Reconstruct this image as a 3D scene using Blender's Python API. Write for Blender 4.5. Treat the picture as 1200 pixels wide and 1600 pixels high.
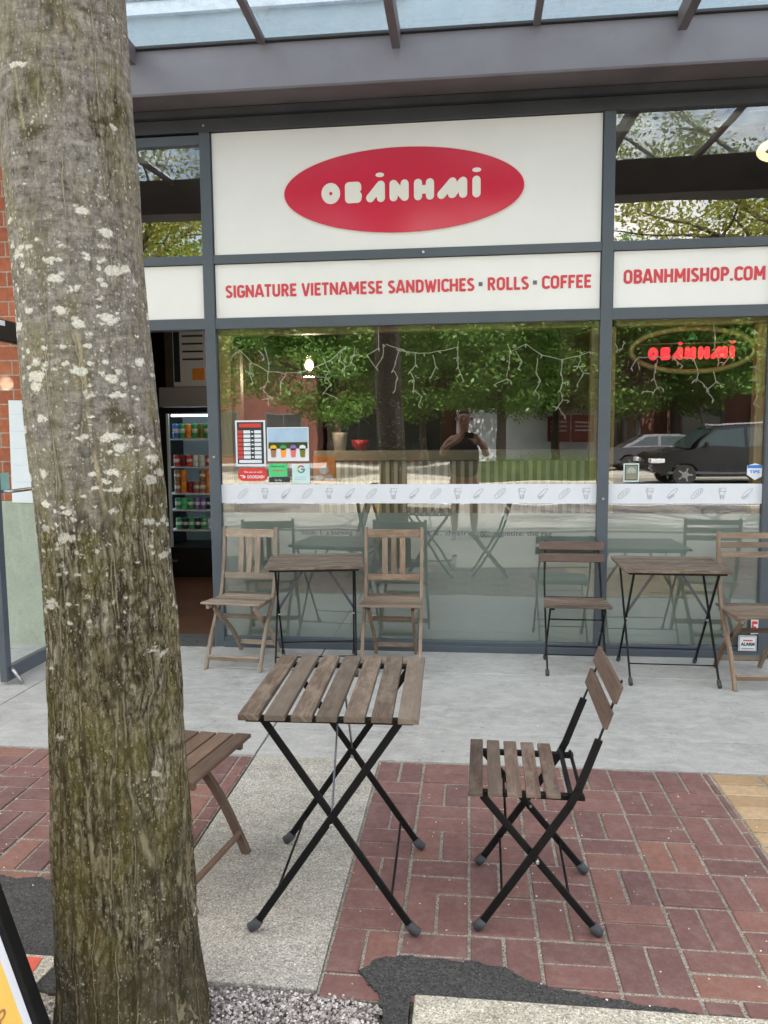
import bpy, math, random
from mathutils import Vector, Matrix, noise
from math import radians as R, sin, cos, pi
import numpy as np

scene = bpy.context.scene
for o in list(bpy.data.objects):
    bpy.data.objects.remove(o)
random.seed(7)
C = bpy.data.collections.new('scene'); scene.collection.children.link(C)

# ---------------------------------------------------------------- camera
fw = Vector((-0.1094479138520577, 0.9888350399797283, -0.10112575271275641))
rt = Vector((0.9939894241167236, 0.10913410492094486, -0.008647073910174555))
up = Vector((-0.002485738831088359, 0.10146433290271611, 0.9948360720495966))
cd = bpy.data.cameras.new('camera'); cam = bpy.data.objects.new('camera', cd); C.objects.link(cam)
M3 = Matrix((rt, up, -fw)).transposed().to_4x4()
cam.matrix_world = Matrix.Translation((0, -5.2, 1.5)) @ M3
cd.sensor_fit = 'VERTICAL'; cd.sensor_height = 36; cd.lens = 27
cd.clip_start = 0.02; cd.clip_end = 500
scene.camera = cam

# ---------------------------------------------------------------- sky, sun, exposure
SUN_EL, SUN_AZ = 56, 18          # the sun stands behind the shop building, a little to the right
w = bpy.data.worlds.new('World'); scene.world = w; w.use_nodes = True
nt = w.node_tree; bg = nt.nodes['Background']
sky = nt.nodes.new('ShaderNodeTexSky'); sky.sky_type = 'NISHITA'; sky.sun_disc = False
sky.sun_elevation = R(SUN_EL); sky.sun_rotation = R(SUN_AZ)
sky.air_density = 1.0; sky.dust_density = 1.6; sky.ozone_density = 1.0
# broken white cloud over most of the sky
tc = nt.nodes.new('ShaderNodeTexCoord'); mp = nt.nodes.new('ShaderNodeMapping'); mp.inputs['Scale'].default_value = (1, 1, 2.2)
cn = nt.nodes.new('ShaderNodeTexNoise'); cn.inputs['Scale'].default_value = 2.3; cn.inputs['Detail'].default_value = 9; cn.inputs['Roughness'].default_value = .58
cr = nt.nodes.new('ShaderNodeValToRGB'); cr.color_ramp.elements[0].position = .43; cr.color_ramp.elements[1].position = .58
cx_ = nt.nodes.new('ShaderNodeMix'); cx_.data_type = 'RGBA'; cx_.inputs[7].default_value = (9.7, 9.05, 8.3, 1)
nt.links.new(tc.outputs['Generated'], mp.inputs[0]); nt.links.new(mp.outputs[0], cn.inputs['Vector']); nt.links.new(cn.outputs[0], cr.inputs[0])
nt.links.new(cr.outputs[0], cx_.inputs[0]); nt.links.new(sky.outputs[0], cx_.inputs[6]); nt.links.new(cx_.outputs[2], bg.inputs[0]); bg.inputs[1].default_value = 0.14
sl = bpy.data.lights.new('sun', 'SUN'); sl.energy = 4.8; sl.angle = R(0.53); sl.color = (1, .95, .87)
so = bpy.data.objects.new('sun', sl); C.objects.link(so)
sd = Vector((sin(R(SUN_AZ)) * cos(R(SUN_EL)), cos(R(SUN_AZ)) * cos(R(SUN_EL)), sin(R(SUN_EL))))
so.rotation_euler = sd.to_track_quat('Z', 'Y').to_euler(); so.location = sd * 60
scene.view_settings.view_transform = 'Standard'; scene.view_settings.look = 'None'
scene.view_settings.exposure = 2.15; scene.view_settings.gamma = 1
scene.view_settings.use_curve_mapping = False
scene.cycles.max_bounces = 8; scene.cycles.transparent_max_bounces = 24
scene.cycles.glossy_bounces = 4; scene.cycles.diffuse_bounces = 4

# ---------------------------------------------------------------- materials
def newmat(name):
    m = bpy.data.materials.new(name); m.use_nodes = True
    return m, m.node_tree, m.node_tree.nodes['Principled BSDF']
def N(nt, t, **k):
    n = nt.nodes.new(t)
    for a, b in k.items(): setattr(n, a, b)
    return n
def ramp(nt, fac, stops):
    r = N(nt, 'ShaderNodeValToRGB'); e = r.color_ramp.elements
    while len(e) < len(stops): e.new(.5)
    for i, (p, c) in enumerate(stops):
        e[i].position = p; e[i].color = (*c, 1) if len(c) == 3 else c
    nt.links.new(fac, r.inputs[0]); return r.outputs[0]
def noise_n(nt, vec, scale, detail=4, rough=.6, dist=0):
    n = N(nt, 'ShaderNodeTexNoise'); n.inputs['Scale'].default_value = scale
    n.inputs['Detail'].default_value = detail; n.inputs['Roughness'].default_value = rough
    n.inputs['Distortion'].default_value = dist
    if vec is not None: nt.links.new(vec, n.inputs['Vector'])
    return n.outputs['Fac']
def mapping(nt, vec, scale=(1, 1, 1), loc=(0, 0, 0)):
    m = N(nt, 'ShaderNodeMapping'); m.inputs['Scale'].default_value = scale; m.inputs['Location'].default_value = loc
    nt.links.new(vec, m.inputs['Vector']); return m.outputs[0]
def mixc(nt, fac, a, b, mode='MIX'):
    m = N(nt, 'ShaderNodeMix', data_type='RGBA', blend_type=mode)
    for v, i in ((fac, 0), (a, 6), (b, 7)):
        if isinstance(v, (int, float)): m.inputs[i].default_value = v
        elif isinstance(v, tuple): m.inputs[i].default_value = (*v, 1)
        else: nt.links.new(v, m.inputs[i])
    return m.outputs[2]
def mth(nt, op, a, b=0., c=0., clamp=False):
    m = N(nt, 'ShaderNodeMath', operation=op); m.use_clamp = clamp
    for i, v in enumerate((a, b, c)):
        if isinstance(v, (int, float)): m.inputs[i].default_value = v
        else: nt.links.new(v, m.inputs[i])
    return m.outputs[0]
def bump(nt, bs, h, strength=.5, dist=.01, prev=None):
    b = N(nt, 'ShaderNodeBump'); b.inputs['Strength'].default_value = strength; b.inputs['Distance'].default_value = dist
    nt.links.new(h, b.inputs['Height'])
    if prev is not None: nt.links.new(prev, b.inputs['Normal'])
    if bs is not None: nt.links.new(b.outputs[0], bs.inputs['Normal'])
    return b.outputs[0]
def coord(nt, which='Object'):
    return N(nt, 'ShaderNodeTexCoord').outputs[which]
def uvm(nt, name):
    return N(nt, 'ShaderNodeUVMap', uv_map=name).outputs[0]

def plain(name, col, rough=.6, metal=0., var=.12, scale=8, bmp=.0, spec=.5):
    """paint-like surface with slight unevenness of colour and gloss"""
    m, nt, bs = newmat(name)
    oc = coord(nt); n = noise_n(nt, oc, scale, 5, .65)
    a = tuple(min(1, c * (1 - var)) for c in col); b = tuple(min(1, c * (1 + var)) for c in col)
    nt.links.new(ramp(nt, n, [(.3, a), (.7, b)]), bs.inputs['Base Color'])
    n2 = noise_n(nt, oc, scale * 4, 4, .6)
    r = N(nt, 'ShaderNodeMapRange'); r.inputs[3].default_value = max(0, rough - .12); r.inputs[4].default_value = min(1, rough + .12)
    nt.links.new(n2, r.inputs[0]); nt.links.new(r.outputs[0], bs.inputs['Roughness'])
    bs.inputs['Metallic'].default_value = metal; bs.inputs['Specular IOR Level'].default_value = spec
    if bmp: bump(nt, bs, noise_n(nt, oc, scale * 12, 3), bmp, .003)
    return m
def emis(name, col, s):
    m, nt, bs = newmat(name)
    bs.inputs['Base Color'].default_value = (*col, 1); bs.inputs['Emission Color'].default_value = (*col, 1)
    bs.inputs['Emission Strength'].default_value = s
    return m

def wood(name, dark, mid, light, wear=.5, rough=.7, grey=(.28, .25, .22)):
    m, nt, bs = newmat(name)
    uv = uvm(nt, 'uv'); rnd = N(nt, 'ShaderNodeSeparateXYZ'); nt.links.new(uvm(nt, 'rnd'), rnd.inputs[0])
    g1 = noise_n(nt, mapping(nt, uv, (5, 140, 1)), 1, 6, .7, .4)
    g2 = noise_n(nt, mapping(nt, uv, (9, 420, 1)), 1, 3, .6)
    g3 = noise_n(nt, mapping(nt, uv, (8, 22, 1)), 1, 7, .72)
    f = mth(nt, 'ADD', mth(nt, 'MULTIPLY', g1, .7), mth(nt, 'MULTIPLY', g2, .3))
    col = ramp(nt, f, [(.3, dark), (.5, mid), (.72, light)])
    wf = mth(nt, 'MULTIPLY', ramp(nt, g3, [(.46, (0, 0, 0)), (.60, (1, 1, 1))]), min(1, wear * 1.5))
    dkp = noise_n(nt, mapping(nt, uv, (6, 30, 1), (5, 3, 0)), 1, 6, .7)
    col = mixc(nt, mth(nt, 'MULTIPLY', ramp(nt, dkp, [(.54, (0, 0, 0)), (.68, (1, 1, 1))]), .6), col, dark)
    col = mixc(nt, wf, col, mixc(nt, .35, grey, col))
    tone = N(nt, 'ShaderNodeMapRange'); tone.inputs[3].default_value = .60; tone.inputs[4].default_value = 1.42
    nt.links.new(rnd.outputs[0], tone.inputs[0])
    col = mixc(nt, 1., col, tone.outputs[0], 'MULTIPLY')
    gt = mth(nt, 'MULTIPLY', rnd.outputs[1], .45)
    col = mixc(nt, gt, col, grey)
    nt.links.new(col, bs.inputs['Base Color']); bs.inputs['Roughness'].default_value = rough
    bump(nt, bs, f, .55, .0022)
    return m

M = {}
M['frame'] = plain('blue_grey_frame_paint', (.072, .088, .11), .42, 0, .08, 3, .03)
M['frame_dark'] = plain('dark_soffit_metal', (.038, .040, .046), .5, .0, .25, 2, .05)
M['fascia'] = plain('grey_fascia_paint', (.205, .20, .232), .45, 0, .10, 2.2, .03)
M['flange'] = plain('brown_grey_flange', (.115, .098, .105), .5, 0, .22, 3, .05)
M['white'] = plain('white_signboard', (.77, .765, .755), .35, 0, .04, 1.1)
M['vinyl_white'] = plain('white_window_vinyl', (.66, .69, .76), .5, 0, .02, 4)
M['sign_red'] = plain('sign_red', (.58, .022, .058), .22, 0, .015, .6)
M['text_red'] = plain('lettering_red', (.60, .05, .07), .5, 0, .06, 8)
M['letter_white'] = plain('letter_white', (.74, .72, .66), .5, 0, .02, 8)
M['dot_grey'] = plain('grey_dot', (.12, .125, .135), .6)
M['icon_grey'] = plain('icon_grey', (.33, .35, .40), .7)
M['black_metal'] = plain('black_powder_coat', (.0065, .0065, .007), .5, 0, .3, 20, .05, .2)
M['steel'] = plain('bright_steel', (.45, .46, .48), .3, .9, .1, 10)
M['rubber'] = plain('dark_rubber', (.045, .05, .058), .75, 0, .25, 30, .1)
M['wood_top'] = wood('weathered_dark_slats', (.022, .014, .009), (.095, .062, .042), (.22, .155, .108), .62, grey=(.235, .195, .155))
M['wood_seat'] = wood('brown_stained_slats', (.022, .013, .010), (.082, .048, .035), (.17, .112, .083), .55, grey=(.21, .165, .13))
M['wood_back'] = wood('brown_back_slats', (.024, .014, .010), (.062, .036, .026), (.11, .070, .050), .25, grey=(.13, .095, .075))
M['wood_pale'] = wood('weathered_pale_wood', (.060, .038, .026), (.185, .132, .095), (.37, .29, .22), .5, grey=(.34, .285, .23))
M['wood_mid'] = wood('weathered_mid_wood', (.045, .026, .016), (.155, .098, .064), (.32, .225, .155), .5, grey=(.26, .21, .165))
M['wood_acacia'] = wood('oiled_acacia_wood', (.030, .016, .010), (.115, .064, .040), (.23, .145, .095), .4, grey=(.22, .16, .12))
M['wood_window'] = wood('varnished_window_wood', (.22, .12, .035), (.40, .26, .09), (.52, .37, .15), .1, .45, (.4, .3, .15))
M['paper'] = plain('white_paper', (.70, .72, .78), .8, 0, .03, 10)
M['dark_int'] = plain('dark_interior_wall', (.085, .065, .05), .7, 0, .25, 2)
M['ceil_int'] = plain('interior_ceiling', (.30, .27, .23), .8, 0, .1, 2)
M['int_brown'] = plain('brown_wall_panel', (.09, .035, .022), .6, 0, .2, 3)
M['counter_grey'] = plain('counter_rail_paint', (.25, .225, .165), .5, 0, .08, 6)
M['bead_cream'] = plain('cream_beadboard', (.55, .50, .40), .5, 0, .06, 6)
M['fridge_black'] = plain('black_fridge_body', (.008, .008, .009), .35, 0, .2, 5)
M['fridge_grey'] = plain('grey_fridge_header', (.21, .21, .23), .4, 0, .06, 5)
M['fridge_in'] = plain('fridge_lining', (.52, .62, .66), .5, 0, .05, 5)
M['can_grey'] = plain('can_metal', (.55, .55, .55), .3, .8)
M['pot'] = plain('white_glazed_pot', (.55, .53, .48), .4)
M['red_paint'] = plain('red_paint', (.45, .02, .03), .4)
M['orange'] = plain('orange_paper', (.85, .30, .04), .6, 0, .1, 20)
M['green_card'] = plain('green_card', (.07, .55, .20), .6, 0, .05, 8)
M['mint'] = plain('pale_card', (.55, .72, .72), .6, 0, .03, 8)
M['dark_card'] = plain('dark_card', (.015, .03, .035), .5)
M['sticker_red'] = plain('red_sticker', (.68, .04, .03), .5)
M['blue'] = plain('blue_print', (.03, .18, .60), .5)
M['g_red'] = plain('red_print', (.6, .04, .03), .5)
M['g_yellow'] = plain('yellow_print', (.75, .45, .02), .5)
M['g_green'] = plain('green_print', (.04, .35, .10), .5)
M['purple'] = plain('purple_print', (.25, .12, .45), .5)
M['pink'] = plain('pink_print', (.65, .16, .15), .5)
M['sky_print'] = plain('pale_blue_print', (.36, .50, .66), .5, 0, .1, 9)
M['brown_print'] = plain('brown_print', (.35, .16, .08), .5)
M['yellow_board'] = plain('yellow_poster', (.80, .52, .12), .5, 0, .05, 6)
M['maroon'] = plain('maroon_print', (.22, .015, .02), .5)
M['skin'] = plain('skin', (.36, .205, .145), .55)
M['tshirt'] = plain('dark_t_shirt', (.014, .014, .016), .9)
M['trousers'] = plain('khaki_trousers', (.22, .19, .15), .9)
M['hair'] = plain('dark_hair', (.03, .02, .015), .8)
M['phone'] = plain('phone_case', (.02, .02, .022), .3)
M['carpaint'] = plain('black_car_paint', (.018, .020, .022), .18, .3, .05, 2)
M['carpaint2'] = plain('grey_car_paint', (.12, .125, .14), .2, .5, .05, 2)
M['carglass'] = plain('car_window_glass', (.03, .045, .045), .05)
M['tyre'] = plain('tyre_rubber', (.02, .02, .02), .85)
M['headlamp'] = plain('headlamp_glass', (.75, .77, .80), .1, .2)
M['warm_bulb'] = emis('lit_bulb', (1, .70, .32), 3.0)
M['lamp_glow'] = emis('lit_ring_light', (1, .74, .42), .42)
M['fridge_lamp'] = emis('fridge_strip_light', (.75, .92, 1), 1.3)
M['neon_red'] = emis('neon_red_letters', (.95, .03, .05), .35)
M['neon_ring'] = plain('olive_gold_ring', (.36, .32, .11), .4, .2, .1, 10)
M['fairy'] = plain('white_light_wire', (.82, .82, .78), .6)
M['petal'] = plain('fallen_petals', (.75, .74, .70), .8)
M['fascia_in'] = plain('beige_blind_cloth', (.42, .39, .34), .8)
M['strut'] = plain('worn_grey_strut', (.12, .12, .14), .35, .6)

def mat_tile():
    m, nt, bs = newmat('brown_floor_tiles')
    b = N(nt, 'ShaderNodeTexBrick'); b.offset = 0; b.inputs['Scale'].default_value = 1
    b.inputs['Brick Width'].default_value = .3; b.inputs['Row Height'].default_value = .3; b.inputs['Mortar Size'].default_value = .004
    b.inputs['Color1'].default_value = (.16, .075, .042, 1); b.inputs['Color2'].default_value = (.12, .055, .032, 1); b.inputs['Mortar'].default_value = (.05, .035, .028, 1)
    nt.links.new(coord(nt), b.inputs['Vector']); nt.links.new(b.outputs[0], bs.inputs['Base Color']); bs.inputs['Roughness'].default_value = .4
    return m
M['tile'] = mat_tile()

def mat_concrete(name, base, agg=.0, stain=.25, speck=.0, moss=0., am=.9):
    m, nt, bs = newmat(name)
    oc = coord(nt)
    n1 = noise_n(nt, oc, 1.3, 8, .75, .6); n2 = noise_n(nt, oc, 11, 8, .8); n3 = noise_n(nt, oc, 160, 3, .8)
    f = mth(nt, 'ADD', mth(nt, 'MULTIPLY', n1, .5), mth(nt, 'MULTIPLY', n2, .5))
    lo = tuple(c * (1 - stain) for c in base); hi = tuple(min(1, c * (1 + stain * .7)) for c in base)
    col = ramp(nt, f, [(.33, lo), (.5, base), (.68, hi)])
    # pale scuffs running along the slab
    s = noise_n(nt, mapping(nt, oc, (5, 13, 1)), 1, 9, .82, .5)
    col = mixc(nt, mth(nt, 'MULTIPLY', ramp(nt, s, [(.48, (0, 0, 0)), (.66, (1, 1, 1))]), .6), col, tuple(min(1, c * 1.45) for c in base))
    # dark spots of old gum
    v = N(nt, 'ShaderNodeTexVoronoi'); v.inputs['Scale'].default_value = 7; nt.links.new(oc, v.inputs['Vector'])
    col = mixc(nt, mth(nt, 'MULTIPLY', ramp(nt, v.outputs['Distance'], [(.05, (1, 1, 1)), (.08, (0, 0, 0))]), .6), col, tuple(c * .45 for c in base))
    if agg:
        v2 = N(nt, 'ShaderNodeTexVoronoi'); v2.inputs['Scale'].default_value = agg; nt.links.new(oc, v2.inputs['Vector'])
        c2 = N(nt, 'ShaderNodeSeparateColor'); nt.links.new(v2.outputs['Color'], c2.inputs[0])
        t = ramp(nt, c2.outputs[0], [(0, (.22, .21, .19)), (.25, (.68, .66, .62)), (.6, (.98, .97, .94)), (.88, (1.3, 1.27, 1.2)), (1, (1.9, 1.85, 1.75))])
        col = mixc(nt, am, col, t, 'MULTIPLY')
        bump(nt, bs, v2.outputs['Distance'], .35, .003)
    else:
        t = ramp(nt, n3, [(.3, (.78, .78, .78)), (.7, (1.18, 1.18, 1.18))])
        col = mixc(nt, .8, col, t, 'MULTIPLY')
        bump(nt, bs, n3, .3, .002)
    if moss:
        ms = noise_n(nt, oc, 4, 5, .7)
        col = mixc(nt, mth(nt, 'MULTIPLY', ramp(nt, ms, [(.52, (0, 0, 0)), (.7, (1, 1, 1))]), moss), col, (.16, .15, .07))
    nt.links.new(col, bs.inputs['Base Color']); bs.inputs['Roughness'].default_value = .88
    return m
M['concrete'] = mat_concrete('worn_pavement_concrete', (.355, .352, .34), 0, .34)
M['strip'] = mat_concrete('exposed_aggregate_concrete', (.365, .352, .325), 250, .24, moss=.3, am=.7)
M['kerbslab'] = mat_concrete('pale_aggregate_concrete', (.46, .44, .385), 230, .15, moss=.25, am=.75)
M['wallconc'] = mat_concrete('pale_green_concrete', (.34, .37, .31), 0, .18)
M['asphalt'] = mat_concrete('dark_asphalt_patch', (.050, .050, .052), 230, .35)
M['road'] = mat_concrete('sunlit_road', (.20, .195, .185), 60, .2)
M['farwalk'] = mat_concrete('far_pavement', (.36, .35, .33), 0, .15)
M['mortar'] = mat_concrete('sandy_joint_mortar', (.285, .265, .235), 300, .3, moss=.4)

def mat_paver(name, stops, tone=(.72, 1.25)):
    m, nt, bs = newmat(name)
    oc = coord(nt); rnd = N(nt, 'ShaderNodeSeparateXYZ'); nt.links.new(uvm(nt, 'rnd'), rnd.inputs[0])
    n = noise_n(nt, oc, 40, 6, .75); big = noise_n(nt, oc, 5, 5, .7)
    col = ramp(nt, rnd.outputs[0], stops)
    t = N(nt, 'ShaderNodeMapRange'); t.inputs[3].default_value = tone[0]; t.inputs[4].default_value = tone[1]
    nt.links.new(mth(nt, 'ADD', mth(nt, 'MULTIPLY', n, .55), mth(nt, 'MULTIPLY', big, .45)), t.inputs[0]); t.inputs[1].default_value = .3; t.inputs[2].default_value = .7
    col = mixc(nt, 1., col, t.outputs[0], 'MULTIPLY')
    dust = mth(nt, 'MULTIPLY', ramp(nt, noise_n(nt, oc, 14, 7, .8), [(.48, (0, 0, 0)), (.72, (1, 1, 1))]), .35)
    col = mixc(nt, dust, col, (.30, .245, .225))
    sp = noise_n(nt, oc, 330, 2, .7)
    col = mixc(nt, mth(nt, 'MULTIPLY', ramp(nt, sp, [(.66, (0, 0, 0)), (.74, (1, 1, 1))]), .5), col, (.42, .38, .35))
    nt.links.new(col, bs.inputs['Base Color']); bs.inputs['Roughness'].default_value = .8
    bump(nt, bs, noise_n(nt, oc, 120, 5, .7), .35, .003)
    return m
M['paver'] = mat_paver('red_brown_pavers', [(0, (.140, .072, .068)), (.35, (.172, .085, .077)), (.85, (.198, .096, .084)), (1, (.240, .114, .084))])
M['paver_y'] = mat_paver('yellow_pavers', [(0, (.33, .215, .115)), (1, (.50, .36, .21))])

def mat_brickwall():
    m, nt, bs = newmat('orange_brickwork')
    oc = coord(nt)
    sw = N(nt, 'ShaderNodeSeparateXYZ'); nt.links.new(oc, sw.inputs[0])
    cb = N(nt, 'ShaderNodeCombineXYZ'); nt.links.new(mth(nt, 'ADD', sw.outputs[0], sw.outputs[1]), cb.inputs[0]); nt.links.new(sw.outputs[2], cb.inputs[1])
    b = N(nt, 'ShaderNodeTexBrick'); b.inputs['Scale'].default_value = 1
    b.inputs['Brick Width'].default_value = .23; b.inputs['Row Height'].default_value = .102; b.inputs['Mortar Size'].default_value = .005
    b.inputs['Color1'].default_value = (.42, .125, .055, 1); b.inputs['Color2'].default_value = (.30, .085, .045, 1); b.inputs['Mortar'].default_value = (.36, .31, .26, 1)
    b.inputs['Bias'].default_value = -.1; b.inputs['Mortar Smooth'].default_value = .2
    nt.links.new(cb.outputs[0], b.inputs['Vector'])
    n = noise_n(nt, oc, 25, 5, .7)
    col = mixc(nt, 1., b.outputs[0], ramp(nt, n, [(.3, (.72, .72, .72)), (.7, (1.2, 1.2, 1.2))]), 'MULTIPLY')
    nt.links.new(col, bs.inputs['Base Color']); bs.inputs['Roughness'].default_value = .85
    inv = mth(nt, 'SUBTRACT', 1., b.outputs['Fac'])
    bump(nt, bs, inv, .6, .006)
    return m
M['brick'] = mat_brickwall()

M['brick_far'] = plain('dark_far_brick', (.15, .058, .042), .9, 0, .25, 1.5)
M['far_frame'] = plain('far_window_frame', (.10, .10, .10), .6)
def mat_glass(name, base=.07, k=1.6, tint=(.93, .97, .96), wav=.0):
    m, nt, bs = newmat(name); nt.nodes.remove(bs); out = nt.nodes['Material Output']
    tr = N(nt, 'ShaderNodeBsdfTransparent'); tr.inputs[0].default_value = (*tint, 1)
    gl = N(nt, 'ShaderNodeBsdfGlossy'); gl.inputs['Roughness'].default_value = 0.004; gl.inputs[0].default_value = (1, 1, 1, 1)
    fr = N(nt, 'ShaderNodeFresnel'); fr.inputs[0].default_value = 1.5
    mx = N(nt, 'ShaderNodeMixShader')
    nt.links.new(mth(nt, 'MULTIPLY_ADD', fr.outputs[0], k, base, True), mx.inputs[0])
    if wav:
        b = N(nt, 'ShaderNodeBump'); b.inputs['Strength'].default_value = wav; b.inputs['Distance'].default_value = .002
        nt.links.new(noise_n(nt, mapping(nt, coord(nt), (1.1, 1, 2.6)), 1.6, 1, .4), b.inputs['Height'])
        nt.links.new(b.outputs[0], gl.inputs['Normal'])
    nt.links.new(tr.outputs[0], mx.inputs[1]); nt.links.new(gl.outputs[0], mx.inputs[2]); nt.links.new(mx.outputs[0], out.inputs[0])
    return m
M['glass'] = mat_glass('shop_window_glass', .125, 1.9, wav=.35)
M['door_glass'] = mat_glass('door_glass', .003, .012)
M['fridge_glass'] = mat_glass('fridge_door_glass', .0, 1.0)
def mat_canopy_glass():
    m, nt, bs = newmat('dirty_canopy_glass'); out = nt.nodes['Material Output']; nt.nodes.remove(bs)
    oc = coord(nt)
    tr = N(nt, 'ShaderNodeBsdfTransparent'); tr.inputs[0].default_value = (.80, .90, .95, 1)
    gl = N(nt, 'ShaderNodeBsdfGlossy'); gl.inputs[1].default_value = .03
    df = N(nt, 'ShaderNodeBsdfTranslucent')
    n = noise_n(nt, oc, 3, 8, .75); n2 = noise_n(nt, oc, 14, 6, .8)
    f = mth(nt, 'MULTIPLY', n, n2)
    nt.links.new(ramp(nt, f, [(.17, (.24, .33, .39)), (.30, (.30, .36, .39)), (.36, (.12, .14, .14)), (.43, (.03, .034, .03))]), df.inputs[0])
    m1 = N(nt, 'ShaderNodeMixShader'); nt.links.new(ramp(nt, n, [(.38, (.14, .14, .14)), (.60, (.48, .48, .48))]), m1.inputs[0])
    nt.links.new(tr.outputs[0], m1.inputs[1]); nt.links.new(df.outputs[0], m1.inputs[2])
    fr = N(nt, 'ShaderNodeFresnel'); fr.inputs[0].default_value = 1.5
    m2 = N(nt, 'ShaderNodeMixShader'); nt.links.new(fr.outputs[0], m2.inputs[0])
    nt.links.new(m1.outputs[0], m2.inputs[1]); nt.links.new(gl.outputs[0], m2.inputs[2]); nt.links.new(m2.outputs[0], out.inputs[0])
    return m
M['canopy_glass'] = mat_canopy_glass()
def mat_frost():
    m, nt, bs = newmat('frosted_window_film')
    oc = coord(nt)
    n = noise_n(nt, mapping(nt, oc, (1, 1, .35)), 1.2, 3, .5)
    nt.links.new(ramp(nt, n, [(.35, (.44, .485, .465)), (.65, (.55, .60, .575))]), bs.inputs['Base Color'])
    bs.inputs['Roughness'].default_value = .6
    return m
M['frost'] = mat_frost()

def mat_leaf(name, a, b, c):
    m, nt, bs = newmat(name)
    nt.links.new(ramp(nt, noise_n(nt, coord(nt), 1.7, 6, .8), [(.3, a), (.5, b), (.7, c)]), bs.inputs['Base Color'])
    bs.inputs['Roughness'].default_value = .5
    tl = N(nt, 'ShaderNodeBsdfTranslucent'); tl.inputs[0].default_value = (c[0] * 1.2, c[1] * 1.3, c[2] * .8, 1)
    mx = N(nt, 'ShaderNodeMixShader'); mx.inputs[0].default_value = .35; out = nt.nodes['Material Output']
    nt.links.new(bs.outputs[0], mx.inputs[1]); nt.links.new(tl.outputs[0], mx.inputs[2]); nt.links.new(mx.outputs[0], out.inputs[0])
    return m
M['leaf'] = mat_leaf('green_leaves', (.045, .105, .020), (.105, .215, .042), (.19, .31, .07))
M['leaf_y'] = mat_leaf('yellow_green_leaves', (.16, .19, .03), (.26, .29, .05), (.42, .41, .09))
M['leaf_d'] = mat_leaf('dark_hedge_leaves', (.02, .045, .012), (.045, .085, .02), (.10, .14, .03))

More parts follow.
